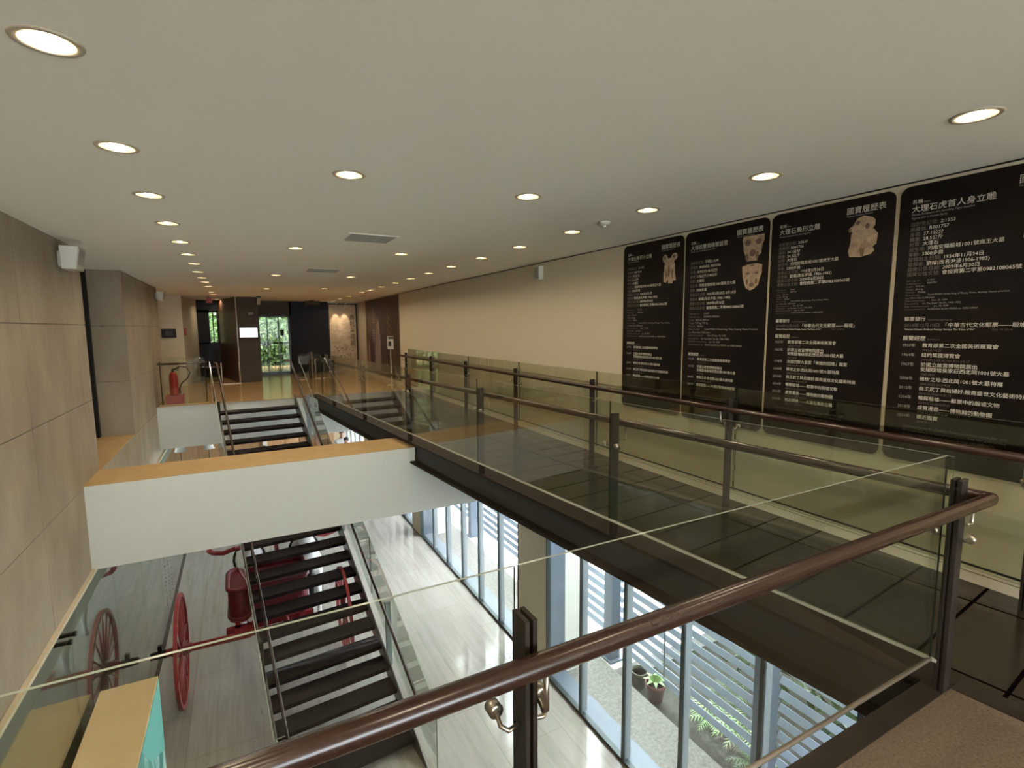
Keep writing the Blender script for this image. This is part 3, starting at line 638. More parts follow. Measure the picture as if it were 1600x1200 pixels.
# ------------------------------------------------------------------ figures grown from joints
def skin(name, verts, edges, radii, parent, material, sub=2, root=0):
    o3 = WORLD[parent.name]; me = bpy.data.meshes.new('tmp'); me.from_pydata([tuple(Vector(v)-o3) for v in verts], edges, [])
    o = bpy.data.objects.new('tmp', me); COL.objects.link(o)
    sk = o.modifiers.new('s', 'SKIN'); sk.use_smooth_shade = True
    for i, d in enumerate(me.skin_vertices[0].data):
        r = radii[i]; d.radius = r if isinstance(r, tuple) else (r, r); d.use_root = (i == root)
    sb = o.modifiers.new('u', 'SUBSURF'); sb.levels = sub; sb.render_levels = sub
    dg = bpy.context.evaluated_depsgraph_get(); nm = bpy.data.meshes.new_from_object(o.evaluated_get(dg)); nm.name = name
    bpy.data.objects.remove(o)
    ob = bpy.data.objects.new(name, nm); COL.objects.link(ob); ob.parent = parent; nm.materials.clear()
    for m in (material if isinstance(material, (list, tuple)) else [material]): nm.materials.append(m)
    WORLD[ob.name] = o3; return ob
def horse(x, lab):
    y0 = 9.85; t = thing('horse_figure', (x, y0+.75, ZL), lab, 'horse figure', 'horse figures of the chariot'); Z = ZL
    V = []; E = []; RR = []
    def add(p, r, link=None):
        V.append((x+p[0], y0+p[1], Z+p[2])); RR.append(r)
        if link is not None: E.append((link, len(V)-1))
        return len(V)-1
    mid = add((0, .72, 1.02), .24); rump = add((0, .30, 1.10), .25, mid); tail0 = add((0, .02, 1.06), .14, rump)
    ches = add((0, 1.20, 1.08), .25, mid); neck = add((0, 1.50, 1.38), .15, ches); poll = add((0, 1.74, 1.70), .105, neck); face = add((0, 1.93, 1.52), .075, poll); muz = add((0, 2.07, 1.36), .06, face)
    for sx in (-1, 1):
        a = add((sx*.15, .20, .86), .13, rump); b = add((sx*.15, .28, .62), .085, a); c = add((sx*.15, .08, .40), .05, b); d = add((sx*.15, .10, .10), .038, c); add((sx*.15, .15, .03), .05, d)
        a = add((sx*.14, 1.28, .80), .11, ches); b = add((sx*.14, 1.29, .46), .055, a); c = add((sx*.14, 1.28, .12), .038, b); add((sx*.14, 1.33, .03), .05, c)
    skin('body', V, E, RR, t, M['horse'])
    mb = MB()
    for sx in (-1, 1): mb.lathe([(.035, 0), (.028, .07), (.001, .14)], (x+sx*.06, y0+1.71, Z+1.76), (sx*.25, 0, 1), 10)
    mb.build('ears', M['horse'], t)
    mb = MB(); mb.tube([(x, y0-.04, Z+1.08), (x, y0-.16, Z+.95), (x, y0-.18, Z+.6), (x, y0-.14, Z+.36)], [.05, .065, .05, .015], 10); mb.build('tail', M['darkfit'], t)
    mb = MB(); mb.tube([(x, y0+1.30, Z+1.36), (x, y0+1.45, Z+1.56), (x, y0+1.68, Z+1.79)], [.03, .045, .03], 8); mb.build('mane', M['darkfit'], t)
    mb = MB(); ring = [(x+.27*math.cos(a), y0+.95+.02*math.sin(a), Z+1.03+.29*math.sin(a)) for a in [2*math.pi*k/20 for k in range(20)]]; mb.tube(ring, .022, 8, closed=True)
    mb.tube([(x-.16, y0+1.05, Z+1.62), (x-.10, y0+1.1, Z+1.45), (x-.2, y0+1.0, Z+1.28)], .02, 8); mb.tube([(x+.16, y0+1.05, Z+1.62), (x+.10, y0+1.1, Z+1.45), (x+.2, y0+1.0, Z+1.28)], .02, 8)
    mb.build('harness', M['darkfit'], t)
horse(-.05, 'pale grey plaster horse left of the chariot pole, under the stair')
horse(.93, 'pale grey plaster horse right of the chariot pole, under the stair')

def person(x, y, face, h, shirt, trousers, lab):
    t = thing('person', (x, y, ZL), lab, 'person'); k = h/1.72; c, s = math.cos(face), math.sin(face); V = []; E = []; RR = []
    def P(p): return (x+(p[0]*c-p[1]*s)*k, y+(p[0]*s+p[1]*c)*k, ZL+p[2]*k)
    def add(p, r, link=None):
        V.append(P(p)); RR.append((r[0]*k, r[1]*k) if isinstance(r, tuple) else r*k)
        if link is not None: E.append((link, len(V)-1))
        return len(V)-1
    pel = add((0, 0, .95), (.155, .11)); wa = add((0, 0, 1.10), (.135, .10), pel); chs = add((0, 0, 1.32), (.165, .115), wa); nk = add((0, .0, 1.46), .058, chs); n2 = add((0, .015, 1.53), .055, nk)
    hd = add((0, .03, 1.60), (.072, .085), n2); tp = add((0, .02, 1.68), (.062, .075), hd)
    for sx in (-1, 1):
        a = add((sx*.19, 0, 1.38), .06, chs); b = add((sx*.24, -.02, 1.10), .043, a); d = add((sx*.245, .06, .88), .032, b); add((sx*.24, .09, .77), (.022, .034), d)
        a = add((sx*.095, 0, .84), .082, pel); b = add((sx*.10, .01, .48), .055, a); d = add((sx*.10, -.01, .10), .04, b); add((sx*.11, .13, .035), .034, d)
    o = skin('body', V, E, RR, t, [M['skin'], M[shirt], M[trousers], M['hair']])
    for f in o.data.polygons:
        z = f.center.z/k; r = Vector((f.center.x, f.center.y)).length/k
        f.material_index = 0 if (z > 1.45 or (r > .20 and z < 1.12 and z > .6)) else 1 if z > .93 else 2 if z > .07 else 3
    mb = MB(); q = P((0, -.002, 1.655)); mb.ball(q, .092*k, (.92, 1.0, .98), 16); mb.build('hair', M['hair'], t)
    mb = MB(); q = P((0, .118, 1.605)); mb.ball(q, .014*k, (1, 1.2, 1.4), 8)
    mb.build('nose', M['skin'], t)
person(3.02, 17.6, R(150), 1.78, 'cloth_dark', 'cloth_dark', 'black-haired person in dark clothes, nearest the striped windows downstairs')
person(3.06, 18.7, R(175), 1.84, 'cloth_white', 'cloth_grey', 'person in white top standing behind the one in dark clothes')
person(.55, 18.3, R(10), 1.62, 'cloth_grey', 'cloth_dark', 'dark-haired person seen from behind through the stair treads')
person(2.35, 17.2, R(185), 1.64, 'cloth_white', 'cloth_dark', 'short black-haired person just above the tan beam, right of the stair')

# lower far end: shop fittings
cab = thing('shop_cabinet', (.8, 22.5, ZL), 'long warm wood cabinet at the far end of the lower hall', 'cabinet')
mb = MB(); mb.box(-2.3, 2.4, 22.3, 22.8, ZL, -1.15); mb.build('body', M['woodshelf'], cab)
for k in range(5):
    mb = MB(); mb.box(-2.25+k*.93, -1.36+k*.93, 22.27, 22.298, ZL+.08, -1.25); mb.build('door', M['woodshelf'], cab)
mb = MB(); mb.box(.62, .78, 22.2, 22.29, ZL, -1.2); mb.build('white_strip', M['counter'], cab)
cn = thing('sales_counter', (2.6, 20.2, ZL), 'white counter front with wood panels behind the stair', 'counter')
mb = MB(); mb.box(1.75, 3.1, 20.0, 20.6, -2.05, -1.97); mb.build('top_bar', M['counter'], cn)
mb = MB(); mb.box(1.80, 3.0, 20.1, 20.5, ZL, -2.05); mb.build('body', M['woodshelf'], cn)
mb = MB(); mb.box(2.35, 2.45, 20.02, 20.1, ZL, -2.05); mb.build('upright', M['orange'], cn)
for k, (x, y, h, m, lab) in enumerate(((-1.05, 19.2, 1.55, 'cloth_white', 'white lampshade on a thin stand below the far landing'), (-.62, 18.4, 1.25, 'red', 'red shade on a thin stand below the far landing'))):
    t = thing('stand_lamp', (x, y, ZL), lab, 'lamp'); mb = MB(); mb.lathe([(.15, 0), (.15, .02), (.015, .03), (.012, h)], (x, y, ZL), (0, 0, 1), 16); mb.build('stand', M['darkfit'], t)
    mb = MB(); mb.lathe([(.17, h), (.10, h+.2)], (x, y, ZL), (0, 0, 1), 20); mb.build('lamp_shade', M[m], t)

# ------------------------------------------------------------------ text boards on the right wall
XB = 3.928
def board_txt(mb, y_left, zb, items, x=XB-.0012):
    for body, u, v, size, mi, kw in items:
        vs, fs = text_polys(body, size, **kw)
        mb.add([(x, y_left-(u+p[0]), zb+v+p[1]) for p in vs], fs, mi)
COMMON_LAB = ['田野登記號', '典藏號', '身高', '體重', '材質', '出生地', '年齡', '發掘出土日期', '發掘者', '國寶公告日期', '國寶公告文號']
ENG_LAB = ['Field reg. no.', 'Collection no.', 'Height', 'Weight', 'Material', 'Place of origin', 'Age', 'Date of excavation', 'Excavated by', 'Date of announcement', 'Announcement no.']
BOARDS = [
 dict(y=(4.66, 3.77), big='大理石象形小立雕', eng='Marble Elephant Figurine', big2=None, shape='elephant',
      vals=['3:1115', 'R001519', '17.2公分', '2.1公斤', '大理石', '河南安陽殷墟1001號商王大墓', '3300多歲', '1935年4月1日', '劉燿(改名尹達, 1906-1983)', '2009年6月30日', '會授資籌二字第0982108065號'],
      evals=['3:1115', 'R001519', '17.2 cm', '2.1 kg', 'Marble', 'Tomb M1001 of the King of Shang, Yinxu, Anyang', 'More than 3,300 years', 'Apr. 1, 1935', 'Liu Yao', 'Jun. 30, 2009', 'Authorized by the MOEA no. 0982108065'],
      stamp=False, ex=[('1937年', ['教育部第二次全國美術展覽會'], '1937.4.1-4.23'), ('1967年', ['於國立故宮博物院展出', '安陽殷墟侯家莊西北岡1001號大墓'], '1967-2000'), ('2008年', ['稀世之珍:西北岡1001號大墓特展'], '2008.10.22-2019.4.14'), ('2012年', ['商王武丁與后婦好:殷商盛世文化藝術特展'], '2012.10.19-2013.02.19'), ('2024年', ['親近國寶——大理石象形小立雕'], '2024.11.1-2025.5.4')],
      lab='black text board with a small twin-eared stone carving, farthest of the four'),
 dict(y=(3.745, 2.845), big='大理石雙鳥喙獸面管', eng='Marble Tube with Beaked Animal Mask', big2=None, shape='tubes',
      vals=['不明;2:1649', 'R005055, R005056', '18.9公分;18.9公分', '7.90公斤;7.98公斤', '大理石', '河南安陽殷墟1001號商王大墓', '3300多歲', '1935年3月30日-4月15日', '劉燿(改名尹達, 1906-1983)', '2009年6月30日', '會授資籌二字第0982108065號'],
      evals=['2:1649', 'R005055, R005056', '18.9 cm; 18.9 cm', '7.90 kg; 7.98 kg', 'Marble', 'Tomb M1001, Hsi-pei-kang, Yinxu, Anyang, Henan Province', 'More than 3,300 years', 'Mar. 30-Apr. 15, 1935', 'Liu Yao (later Yin Da, 1906-1983)', 'Jun. 30, 2009', 'Authorized by the MOEA no. 0982108065'],
      stamp=False, ex=[('1937年', ['教育部第二次全國美術展覽會'], '1937.4.1-4.23'), ('1967年', ['於國立故宮博物院展出', '安陽殷墟侯家莊西北岡1001號大墓'], '1967-2000'), ('2008年', ['稀世之珍:西北岡1001號大墓特展'], '2008.10.22-2019.4.14'), ('2024年', ['親近國寶——大理石雙鳥喙獸面管'], '2024.11.1-2025.5.4')],
      lab='black text board with two stone cup carvings, second from the far end'),
 dict(y=(2.82, 1.92), big='大理石梟形立雕', eng='Marble Sculpture of a Standing Owl', big2=None, shape='owl',
      vals=['3:0647', 'R001756', '34.1公分', '24.3公斤', '大理石', '河南安陽殷墟1001號商王大墓', '3300多歲', '1935年3月26日', '劉燿(改名尹達, 1906-1983)', '2009年6月30日', '會授資籌二字第0982108065號'],
      evals=['3:0647', 'R001756', '34.1 cm', '24.3 kg', 'Marble', 'Tomb M1001, Hsi-pei-kang, Yinxu, Anyang, Henan', 'More than 3,300 years', 'Mar. 26, 1935', 'Liu Yao (later Yin Da, 1906-1983)', 'Jun. 30, 2009', 'Authorized by the MOEA no. 0982108065'],
      stamp=True, ex=[('1937年', ['教育部第二次全國美術展覽會'], '1937.4.1-4.23'), ('1967年', ['於國立故宮博物院展出', '安陽殷墟侯家莊西北岡1001號大墓'], '1967-2000'), ('1998年', ['法國巴黎大皇宮「帝國的回憶」展覽'], '1998.10.20-1999.1.25'), ('2008年', ['稀世之珍:西北岡1001號大墓特展'], '2008.10.22-2019.4.14'), ('2012年', ['商王武丁與后婦好:殷商盛世文化藝術特展'], '2012.10.19-2013.02.19'), ('2014年', ['暢郵殷墟——郵票中的殷墟文物'], '2014.12.10-2015.07.01'), ('2015年', ['虛實漫遊——博物館的動物園'], '2015.12.17-2016.11.27'), ('2024年', ['親近國寶——大理石梟形立雕'], '2024.11.1-2025.5.4')],
      lab='black text board with an owl-shaped stone carving, third from the far end'),
 dict(y=(1.89, .99), big='大理石虎首人身立雕', eng='Marble Sculpture of a Kneeling Tiger-headed', big2='Figure with a Human Body', shape='tiger',
      vals=['2:1553', 'R001757', '37.1公分', '28.5公斤', '大理石', '河南安陽殷墟1001號商王大墓', '3300多歲', '1934年11月24日', '劉燿(改名尹達1906-1983)', '2009年6月30日', '會授資籌二字第0982108065號'],
      evals=['2:1553', 'R001757', '37.1 cm', '28.5 kg', 'Marble', 'Tomb M1001 of the King of Shang, Yinxu, Anyang, Henan province', 'More than 3,300 years', 'Nov. 24, 1934', 'Liu Yao (later Yin Da, 1906-1983)', 'Jun. 30, 2009', 'Authorized by the MOEA no. 0982108065'],
      stamp=True, ex=[('1937年', ['教育部第二次全國美術展覽會'], '1937.4.1-4.23'), ('1964年', ['紐約萬國博覽會'], '1964.4.22-10.18;1965.4.21-10.17'), ('1967年', ['於國立故宮博物院展出', '安陽殷墟侯家莊西北岡1001號大墓'], '1967-2000'), ('2008年', ['稀世之珍:西北岡1001號大墓特展'], '2008.10.22-2019.4.14'), ('2012年', ['商王武丁與后婦好:殷商盛世文化藝術特展'], '2012.10.19-2013.02.19'), ('2014年', ['暢郵殷墟——郵票中的殷墟文物'], '2014.12.10-2015.07.01'), ('2018年', ['虛實漫遊——博物館的動物園'], '2018.12.17-2019.6.28'), ('2024年', ['親近國寶'], '2024.11.1')],
      lab='black text board nearest the camera, partly beyond the picture edge'),
]
def blob(pts, y_left, zb, x):                       # outline in board u,v
    return [(x, y_left-u, zb+v) for u, v in pts]
def ell(u, v, a, b, n=18, rot=0.): return [(u+a*math.cos(t)*math.cos(rot)-b*math.sin(t)*math.sin(rot), v+a*math.cos(t)*math.sin(rot)+b*math.sin(t)*math.cos(rot)) for t in [2*math.pi*k/n for k in range(n)]]
for B in BOARDS:
    yl, yr = B['y']; zb, zt = .68, 2.485; x0 = XB
    t = thing('exhibition_board', (XB, (yl+yr)/2, zb), B['lab'], 'text board', 'black text boards on the cream wall')
    pts = rrect(yr, yl, zb, zt, .055, 6)
    mb = MB(); mb.prism([(x0, a, b) for a, b in pts], (XW-x0-.001, 0, 0)); mb.build('board', M['board'], t)
    it = [('國寶履歷表', .588, 1.702, .052, 0, dict(bold=True)), ('National Treasure Resume', .590, 1.680, .016, 2, {}), ('名稱', .07, 1.690, .030, 0, dict(bold=True)), ('Name', .135, 1.690, .014, 2, {}),
          (B['big'], .07, 1.638, .0475, 0, dict(bold=True)), (B['eng'], .072, 1.614, .018, 2, {})]
    if B['big2']: it.append((B['big2'], .072, 1.592, .018, 2, {}))
    r0, rs, g0, gs, fs_ = (1.548, .032, 1.192, .0185, .029) if B['stamp'] else (1.535, .0405, 1.085, .0290, .0315) if B['shape'] == 'elephant' else (1.500, .0430, 1.020, .0295, .0315)
    for k in range(11):
        lab = COMMON_LAB[k]; vv = r0-k*rs
        it.append((lab + ':', .07, vv, fs_, 1, {})); it.append((B['vals'][k], .075+fs_*(len(lab)+.42), vv, fs_, 0, dict(bold=True)))
    for k in range(11):
        vv = g0-k*gs; it.append((ENG_LAB[k] + ':', .07, vv, gs*.8, 1, {})); it.append((B['evals'][k], .078+gs*.42*len(ENG_LAB[k]), vv, gs*.8, 2, {}))
    vb = .712 if B['shape'] == 'elephant' else .625; la, lb = (.0315, .031) if B['stamp'] else (.034, .037)
    if B['stamp']:
        it += [('郵票發行', .075, .938, .030, 0, dict(bold=True)), ('Issued Postage Stamps', .21, .938, .014, 1, {}), ('2014年12月10日', .076, .898, .0285, 1, {}), ('「中華古代文化郵票——殷墟」', .285, .898, .0305, 0, dict(bold=True)), ('"Ancient Chinese Artifacts Postage Stamps: The Ruins of Yin"', .078, .876, .0150, 0, {}), ('(Dec. 10, 2014)', .53, .876, .0150, 1, {})]
        vb = .812
    it += [('展覽經歷', .073, vb, .033, 0, dict(bold=True)), ('Exhibitions', .215, vb, .015, 1, {})]; v = vb-.044
    for yr_, lines, sub in B['ex']:
        it.append((yr_, .073, v, .026, 2, {}))
        for ln in lines: it.append((ln, .188, v, .0295, 0, dict(bold=True))); v -= la
        it.append((sub, .190, v+.004, .019, 1, {})); v -= lb
    for k, ln in enumerate(['Second National Fine Arts Exhibition, Ministry of Education, Nanjing (Apr. 1937)', 'The on-loan display at the National Palace Museum: Tomb 1001 at Hsi-pei-kang', 'Treasures of Hsi-pei-kang: special exhibition of Tomb 1001 (2008-2019)', 'King Wu Ting and Lady Hao: Art and Culture of the Late Shang Dynasty', 'co-organized with the National Palace Museum, Taipei']):
        it.append((ln, .113, .232-k*.026, .0165, 1, {}))
    mb = MB(); board_txt(mb, yl, zb, it); mb.build('lettering', [M['txt'], M['txtdim'], M['txtmid']], t)
    mb = MB(); xx = XB-.0012; P_ = lambda pts, mi=0, dx=0.: mb.prism(blob(pts, yl, zb, xx-dx), (-.0008, 0, 0), mi)
    if B['shape'] == 'owl':
        P_([(.625, 1.40), (.615, 1.44), (.628, 1.50), (.630, 1.56), (.645, 1.575), (.78, 1.575), (.805, 1.54), (.80, 1.47), (.775, 1.455), (.79, 1.43), (.77, 1.405), (.70, 1.392)])
        P_([(.640, 1.57), (.612, 1.575), (.612, 1.60), (.640, 1.615), (.665, 1.66), (.71, 1.675), (.765, 1.655), (.785, 1.635), (.785, 1.60), (.77, 1.575)], 0, .001)
        P_(ell(.672, 1.632, .015, .014), 1, .002); P_(ell(.735, 1.60, .014, .02), 1, .002); P_([(.612, 1.58), (.612, 1.60), (.628, 1.597), (.632, 1.575)], 1, .002); P_([(.70, 1.40), (.695, 1.46), (.725, 1.445), (.72, 1.395)], 1, .002)
    elif B['shape'] == 'tubes':
        P_([(.655, 1.675), (.86, 1.675), (.862, 1.62), (.845, 1.60), (.835, 1.52), (.80, 1.49), (.80, 1.462), (.70, 1.462), (.69, 1.50), (.665, 1.55), (.66, 1.60), (.65, 1.64)])
        P_([(.655, 1.42), (.70, 1.437), (.80, 1.44), (.85, 1.425), (.85, 1.36), (.835, 1.32), (.82, 1.26), (.78, 1.225), (.74, 1.215), (.70, 1.235), (.685, 1.27), (.665, 1.33)])
        for u, v, a, b in ((.705, 1.62, .03, .025), (.81, 1.62, .03, .025), (.755, 1.53, .03, .03), (.70, 1.50, .016, .03), (.80, 1.51, .016, .03), (.755, 1.425, .02, .006), (.715, 1.36, .02, .012), (.80, 1.36, .02, .012), (.755, 1.26, .022, .02), (.71, 1.29, .012, .025), (.80, 1.29, .012, .025)): P_(ell(u, v, a, b), 1, .002)
    elif B['shape'] == 'elephant':
        P_(ell(.645, 1.60, .035, .042)); P_(ell(.77, 1.605, .045, .036, rot=.5)); P_([(.655, 1.60), (.76, 1.60), (.78, 1.53), (.785, 1.44), (.80, 1.37), (.765, 1.37), (.755, 1.345), (.70, 1.345), (.69, 1.38), (.665, 1.355), (.63, 1.365), (.628, 1.46), (.64, 1.53)], 0, .001)
        for u, v, a, b in ((.70, 1.47, .014, .06), (.665, 1.44, .010, .04), (.75, 1.44, .010, .05), (.645, 1.605, .014, .018), (.77, 1.61, .02, .014)): P_(ell(u, v, a, b), 1, .002)
    else:
        P_([(.66, 1.35), (.63, 1.40), (.64, 1.50), (.66, 1.56), (.66, 1.66), (.82, 1.66), (.83, 1.56), (.85, 1.48), (.85, 1.38), (.82, 1.35)]); P_(ell(.70, 1.60, .014, .014), 1, .002); P_(ell(.78, 1.60, .014, .014), 1, .002)
    mb.build('stone_picture', [M['stone'], M['stonedark']], t)

# ------------------------------------------------------------------ ceiling fittings
rows = {'left': 'left ceiling row', 'mid': 'left-centre ceiling row', 'midr': 'right-centre ceiling row', 'right': 'ceiling row beside the text boards'}
ordn = ['first', 'second', 'third', 'fourth', 'fifth', 'sixth', 'seventh', 'eighth', 'ninth', 'tenth', 'eleventh', 'twelfth', 'thirteenth', 'fourteenth', 'fifteenth', 'sixteenth', 'seventeenth', 'eighteenth']
cnt = {}
LD = bpy.data.lights.new('downlight_lamp', 'AREA'); LD.shape = 'DISK'; LD.size = .05; LD.energy = LAMP_W; LD.color = LAMP_C; LD.spread = R(150)
mr = MB(); mr.lathe([(.074, .0), (.074, -.004), (.094, -.004), (.097, .0)], n=32, cap0=False, cap1=False)
mf = MB(); mf.lathe([(.0735, -.003), (.068, .02), (.055, .055), (.034, .085)], n=32, cap0=False)
mbulb = MB(); mbulb.lathe([(.001, .004), (.022, .006), (.030, .014), (.030, .062), (.001, .070)], n=18)
proto = None
for row, x, y in LAMPS:
    vis = y > 1.1 and not (row != 'left' and row != 'right' and y < 1)
    if row == 'left': vis = y > 2
    k = cnt.get(row, 0)
    if vis: cnt[row] = k+1
    lab = 'recessed round downlight, %s from the front in the %s' % (ordn[k], rows[row]) if vis else 'recessed round downlight over the near balcony, out of the picture'
    if proto is None:
        t = thing('downlight', (x, y, ZC), lab, 'ceiling light', 'recessed ceiling downlights')
        def loc(m, name, mt):
            m.v = [(a+x, b+y, c+ZC) for a, b, c in m.v]; return m.build(name, mt, t)
        proto = (t, [loc(mr, 'trim_ring', M['ring']), loc(mf, 'reflector', M['reflector']), loc(mbulb, 'bulb', M['bulb'])])
    else:
        t = proto[0].copy(); COL.objects.link(t); t.location = (x, y, ZC); t['label'] = lab; WORLD[t.name] = Vector((x, y, ZC))
        for ch_ in proto[1]:
            c = ch_.copy(); COL.objects.link(c); c.parent = t
    lo = bpy.data.objects.new('lamp_light', LD); COL.objects.link(lo); lo.parent = t; lo.location = (0, 0, .001)
for (x0, x1, y0, y1, lab) in ((1.044, 1.49, 5.30, 5.72, 'grey slatted ceiling vent, the nearer one'), (1.04, 1.51, 8.62, 9.08, 'grey slatted ceiling vent, the farther one')):
    t = thing('ceiling_vent', ((x0+x1)/2, (y0+y1)/2, ZC), lab, 'vent', 'ceiling vents')
    mb = MB(); mb.box(x0, x1, y0, y1, ZC-.004, ZC-.001); mb.build('backing', M['vent'], t)
    mb = MB()
    for k in range(22): yy = y0+(y1-y0)*(k+.5)/22; mb.box(x0, x1, yy-.004, yy+.004, ZC-.010, ZC-.004)
    mb.build('slats', M['vent'], t)
    mb = MB(); mb.box(x0-.03, x1+.03, y0-.03, y0, ZC-.006, ZC-.0005); mb.box(x0-.03, x1+.03, y1, y1+.03, ZC-.006, ZC-.0005); mb.box(x0-.03, x0, y0, y1, ZC-.006, ZC-.0005); mb.box(x1, x1+.03, y0, y1, ZC-.006, ZC-.0005); mb.build('frame', M['ceiling'], t)
t = thing('smoke_detector', (2.94, 3.76, ZC), 'white round smoke detector beside the right ceiling row', 'smoke detector')
mb = MB(); mb.lathe([(.052, 0), (.052, -.012), (.040, -.035), (.001, -.037)], (2.94, 3.76, ZC-.0005), (0, 0, 1), 24); mb.build('housing', M['offwhite'], t)
mb = MB(); mb.lathe([(.018, -.036), (.014, -.048), (.001, -.05)], (2.94, 3.76, ZC), (0, 0, 1), 16); mb.build('sensor', M['offwhite'], t)
def speaker(name, x, y, z, sx, lab, k=1.0):
    t = thing(name, (x, y, z), lab, 'speaker', 'wall speakers')
    mb = MB(); mb.box(min(x, x+sx*.05), max(x, x+sx*.05), y+.0*k, y+.20*k, z-.09*k, z+.07*k); mb.build('bracket', M['offwhite'], t, bevel=.004)
    mb = MB(); x0 = x+sx*.045; x1 = x+sx*.20*k; x2 = x+sx*.165*k
    vs = [(x0, y-.11*k, z-.12*k), (x2, y-.09*k, z-.12*k), (x2, y+.19*k, z-.12*k), (x0, y+.17*k, z-.12*k), (x0, y-.13*k, z+.11*k), (x1, y-.11*k, z+.11*k), (x1, y+.17*k, z+.11*k), (x0, y+.15*k, z+.11*k)]
    mb.hexa(vs); mb.build('cabinet', M['offwhite'], t, bevel=.008)
    mb = MB(); e = sx*.004
    mb.hexa([(x2+e*.5, y-.07*k, z-.09*k), (x2+e, y-.07*k, z-.09*k), (x2+e, y+.17*k, z-.09*k), (x2+e*.5, y+.17*k, z-.09*k), (x1-sx*.004, y-.09*k, z+.085*k), (x1+e*.3, y-.09*k, z+.085*k), (x1+e*.3, y+.15*k, z+.085*k), (x1-sx*.004, y+.15*k, z+.085*k)]); mb.build('grille', M['grille'], t)
speaker('wall_speaker', XL, 6.86, 2.33, 1, 'white wall speaker high on the near end of the concrete wall')
speaker('wall_speaker', XL, 13.85, 2.33, 1, 'white wall speaker at the far corner of the concrete wall', .9)
t = thing('wall_speaker', (XW, 6.5, 2.37), 'small pale wall speaker high on the cream wall', 'speaker', 'wall speakers')
mb = MB(); mb.box(3.86, XW-.001, 6.42, 6.58, 2.27, 2.46); mb.build('cabinet', M['offwhite'], t, bevel=.008)
mb = MB(); mb.box(3.856, 3.8605, 6.44, 6.56, 2.29, 2.44); mb.build('grille', M['grille'], t)
t = thing('exit_sign', (-.62, 16.2, 2.42), 'dark red hanging sign below the left ceiling row', 'sign')
mb = MB(); mb.box(-.70, -.56, 16.15, 16.19, 2.28, 2.44); mb.build('sign_box', M['exitred'], t); mb = MB(); mb.tube([(-.63, 16.17, 2.44), (-.63, 16.17, ZC)], .008, 6); mb.build('hanger', M['steel'], t)
t = thing('ceiling_sign_box', (2.25, 18.6, 2.45), 'grey-brown box hanging from the ceiling before the dark panel', 'sign')
mb = MB(); mb.box(2.05, 2.52, 18.6, 18.7, 2.36, 2.50); mb.build('sign_box', M['pier'], t); mb = MB(); mb.box(2.2, 2.36, 18.63, 18.67, 2.50, ZC); mb.build('hanger', M['steel'], t)
t = thing('spotlight', (.60, 16.6, 2.4), 'white cylindrical spotlight hanging in front of the grey pier', 'spotlight')
mb = MB(); mb.lathe([(.045, 0), (.045, -.20), (.001, -.20)], (.60, 16.6, 2.47), (.12, .0, 1), 16); mb.build('housing', M['offwhite'], t); mb = MB(); mb.box(.54, .66, 16.56, 16.64, 2.47, ZC); mb.build('mount', M['darkfit'], t)

# ------------------------------------------------------------------ far end of the landing
YF = 19.5
mb = MB(); mb.box(-3.1, -1.33, 17.0, 17.2, 0, ZC); mb.hexa([(-1.43, 17.2, 0), (-1.33, 17.2, 0), (-1.13, YF, 0), (-1.23, YF, 0), (-1.43, 17.2, ZC), (-1.33, 17.2, ZC), (-1.13, YF, ZC), (-1.23, YF, ZC)])
mb.box(-3.1, XL-.3, 14.16, 14.2, 0, ZC)
struct(mb.build('wall_corridor', M['cream']), 'beige wall beside the left corridor', 'wall')
mb = MB(); mb.box(-1.2, -.50, YF, YF+.15, 2.29, ZC, 0); mb.box(.575, 1.68, YF, YF+.15, 2.02, ZC, 1); mb.box(1.62, 2.90, YF, YF+.15, 0, ZC, 2); mb.box(2.90, XW, YF, YF+.15, 0, ZC, 3)
mb.hexa([(-.52, YF, 0), (.60, YF, 0), (.60, YF+.15, 0), (-.52, YF+.15, 0), (-.52, YF, ZC), (.60, YF, ZC), (.60, YF+.15, ZC), (-.52, YF+.15, ZC)], 0)
struct(mb.build('wall_far', [M['darkpanel'], M['pier'], M['darkpanel'], M['cream']]), 'dark end wall with doors', 'wall')
mb = MB(); mb.prism([(.0, 17.2, 0), (.578, 17.2, 0), (.60, YF, 0), (-.50, YF, 0)], (0, 0, ZC), 0); pz = mb.build('pillar_portal', M['pier']); struct(pz, 'grey-brown pier with a room number', 'pillar')
mb = MB(); mb.prism([(-.006, 17.2, 0), (-.506, YF, 0), (-.53, YF, 0), (-.03, 17.2, 0)], (0, 0, ZC)); struct(mb.build('wall_panel_wood', M['brownwood']), 'brown wood lining of the left doorway', 'wall')
mb = MB(); mb.box(-.012, .006, 17.18, 17.2, 0, ZC); struct(mb.build('trim_5', M['ring']), 'pale metal corner strip of the pier', 'trim')
mb = MB(); vs, fs = text_polys('207', .10); mb.add([(.30+p[0], 17.196, 2.0+p[1]) for p in vs], fs); t = mb.build('room_number', M['offwhite']); tag(t, 'pale room number on the grey-brown pier', 'sign')
t = thing('wall_screen', (.29, 17.19, 1.32), 'lit white screen on the grey-brown pier', 'screen')
mb = MB(); mb.box(.04, .55, 17.17, 17.199, 1.31, 1.645); mb.build('bezel', M['rubber'], t); mb = MB(); mb.box(.06, .53, 17.165, 17.17, 1.335, 1.62); mb.build('display', M['screen'], t)
mb = MB()
mb.box(.265, .325, 17.163, 17.165, 1.40, 1.50); mb.box(.12, .22, 17.163, 17.165, 1.505, 1.512); mb.box(.37, .47, 17.163, 17.165, 1.505, 1.512)
mb.build('picture', M['screenmap'], t)
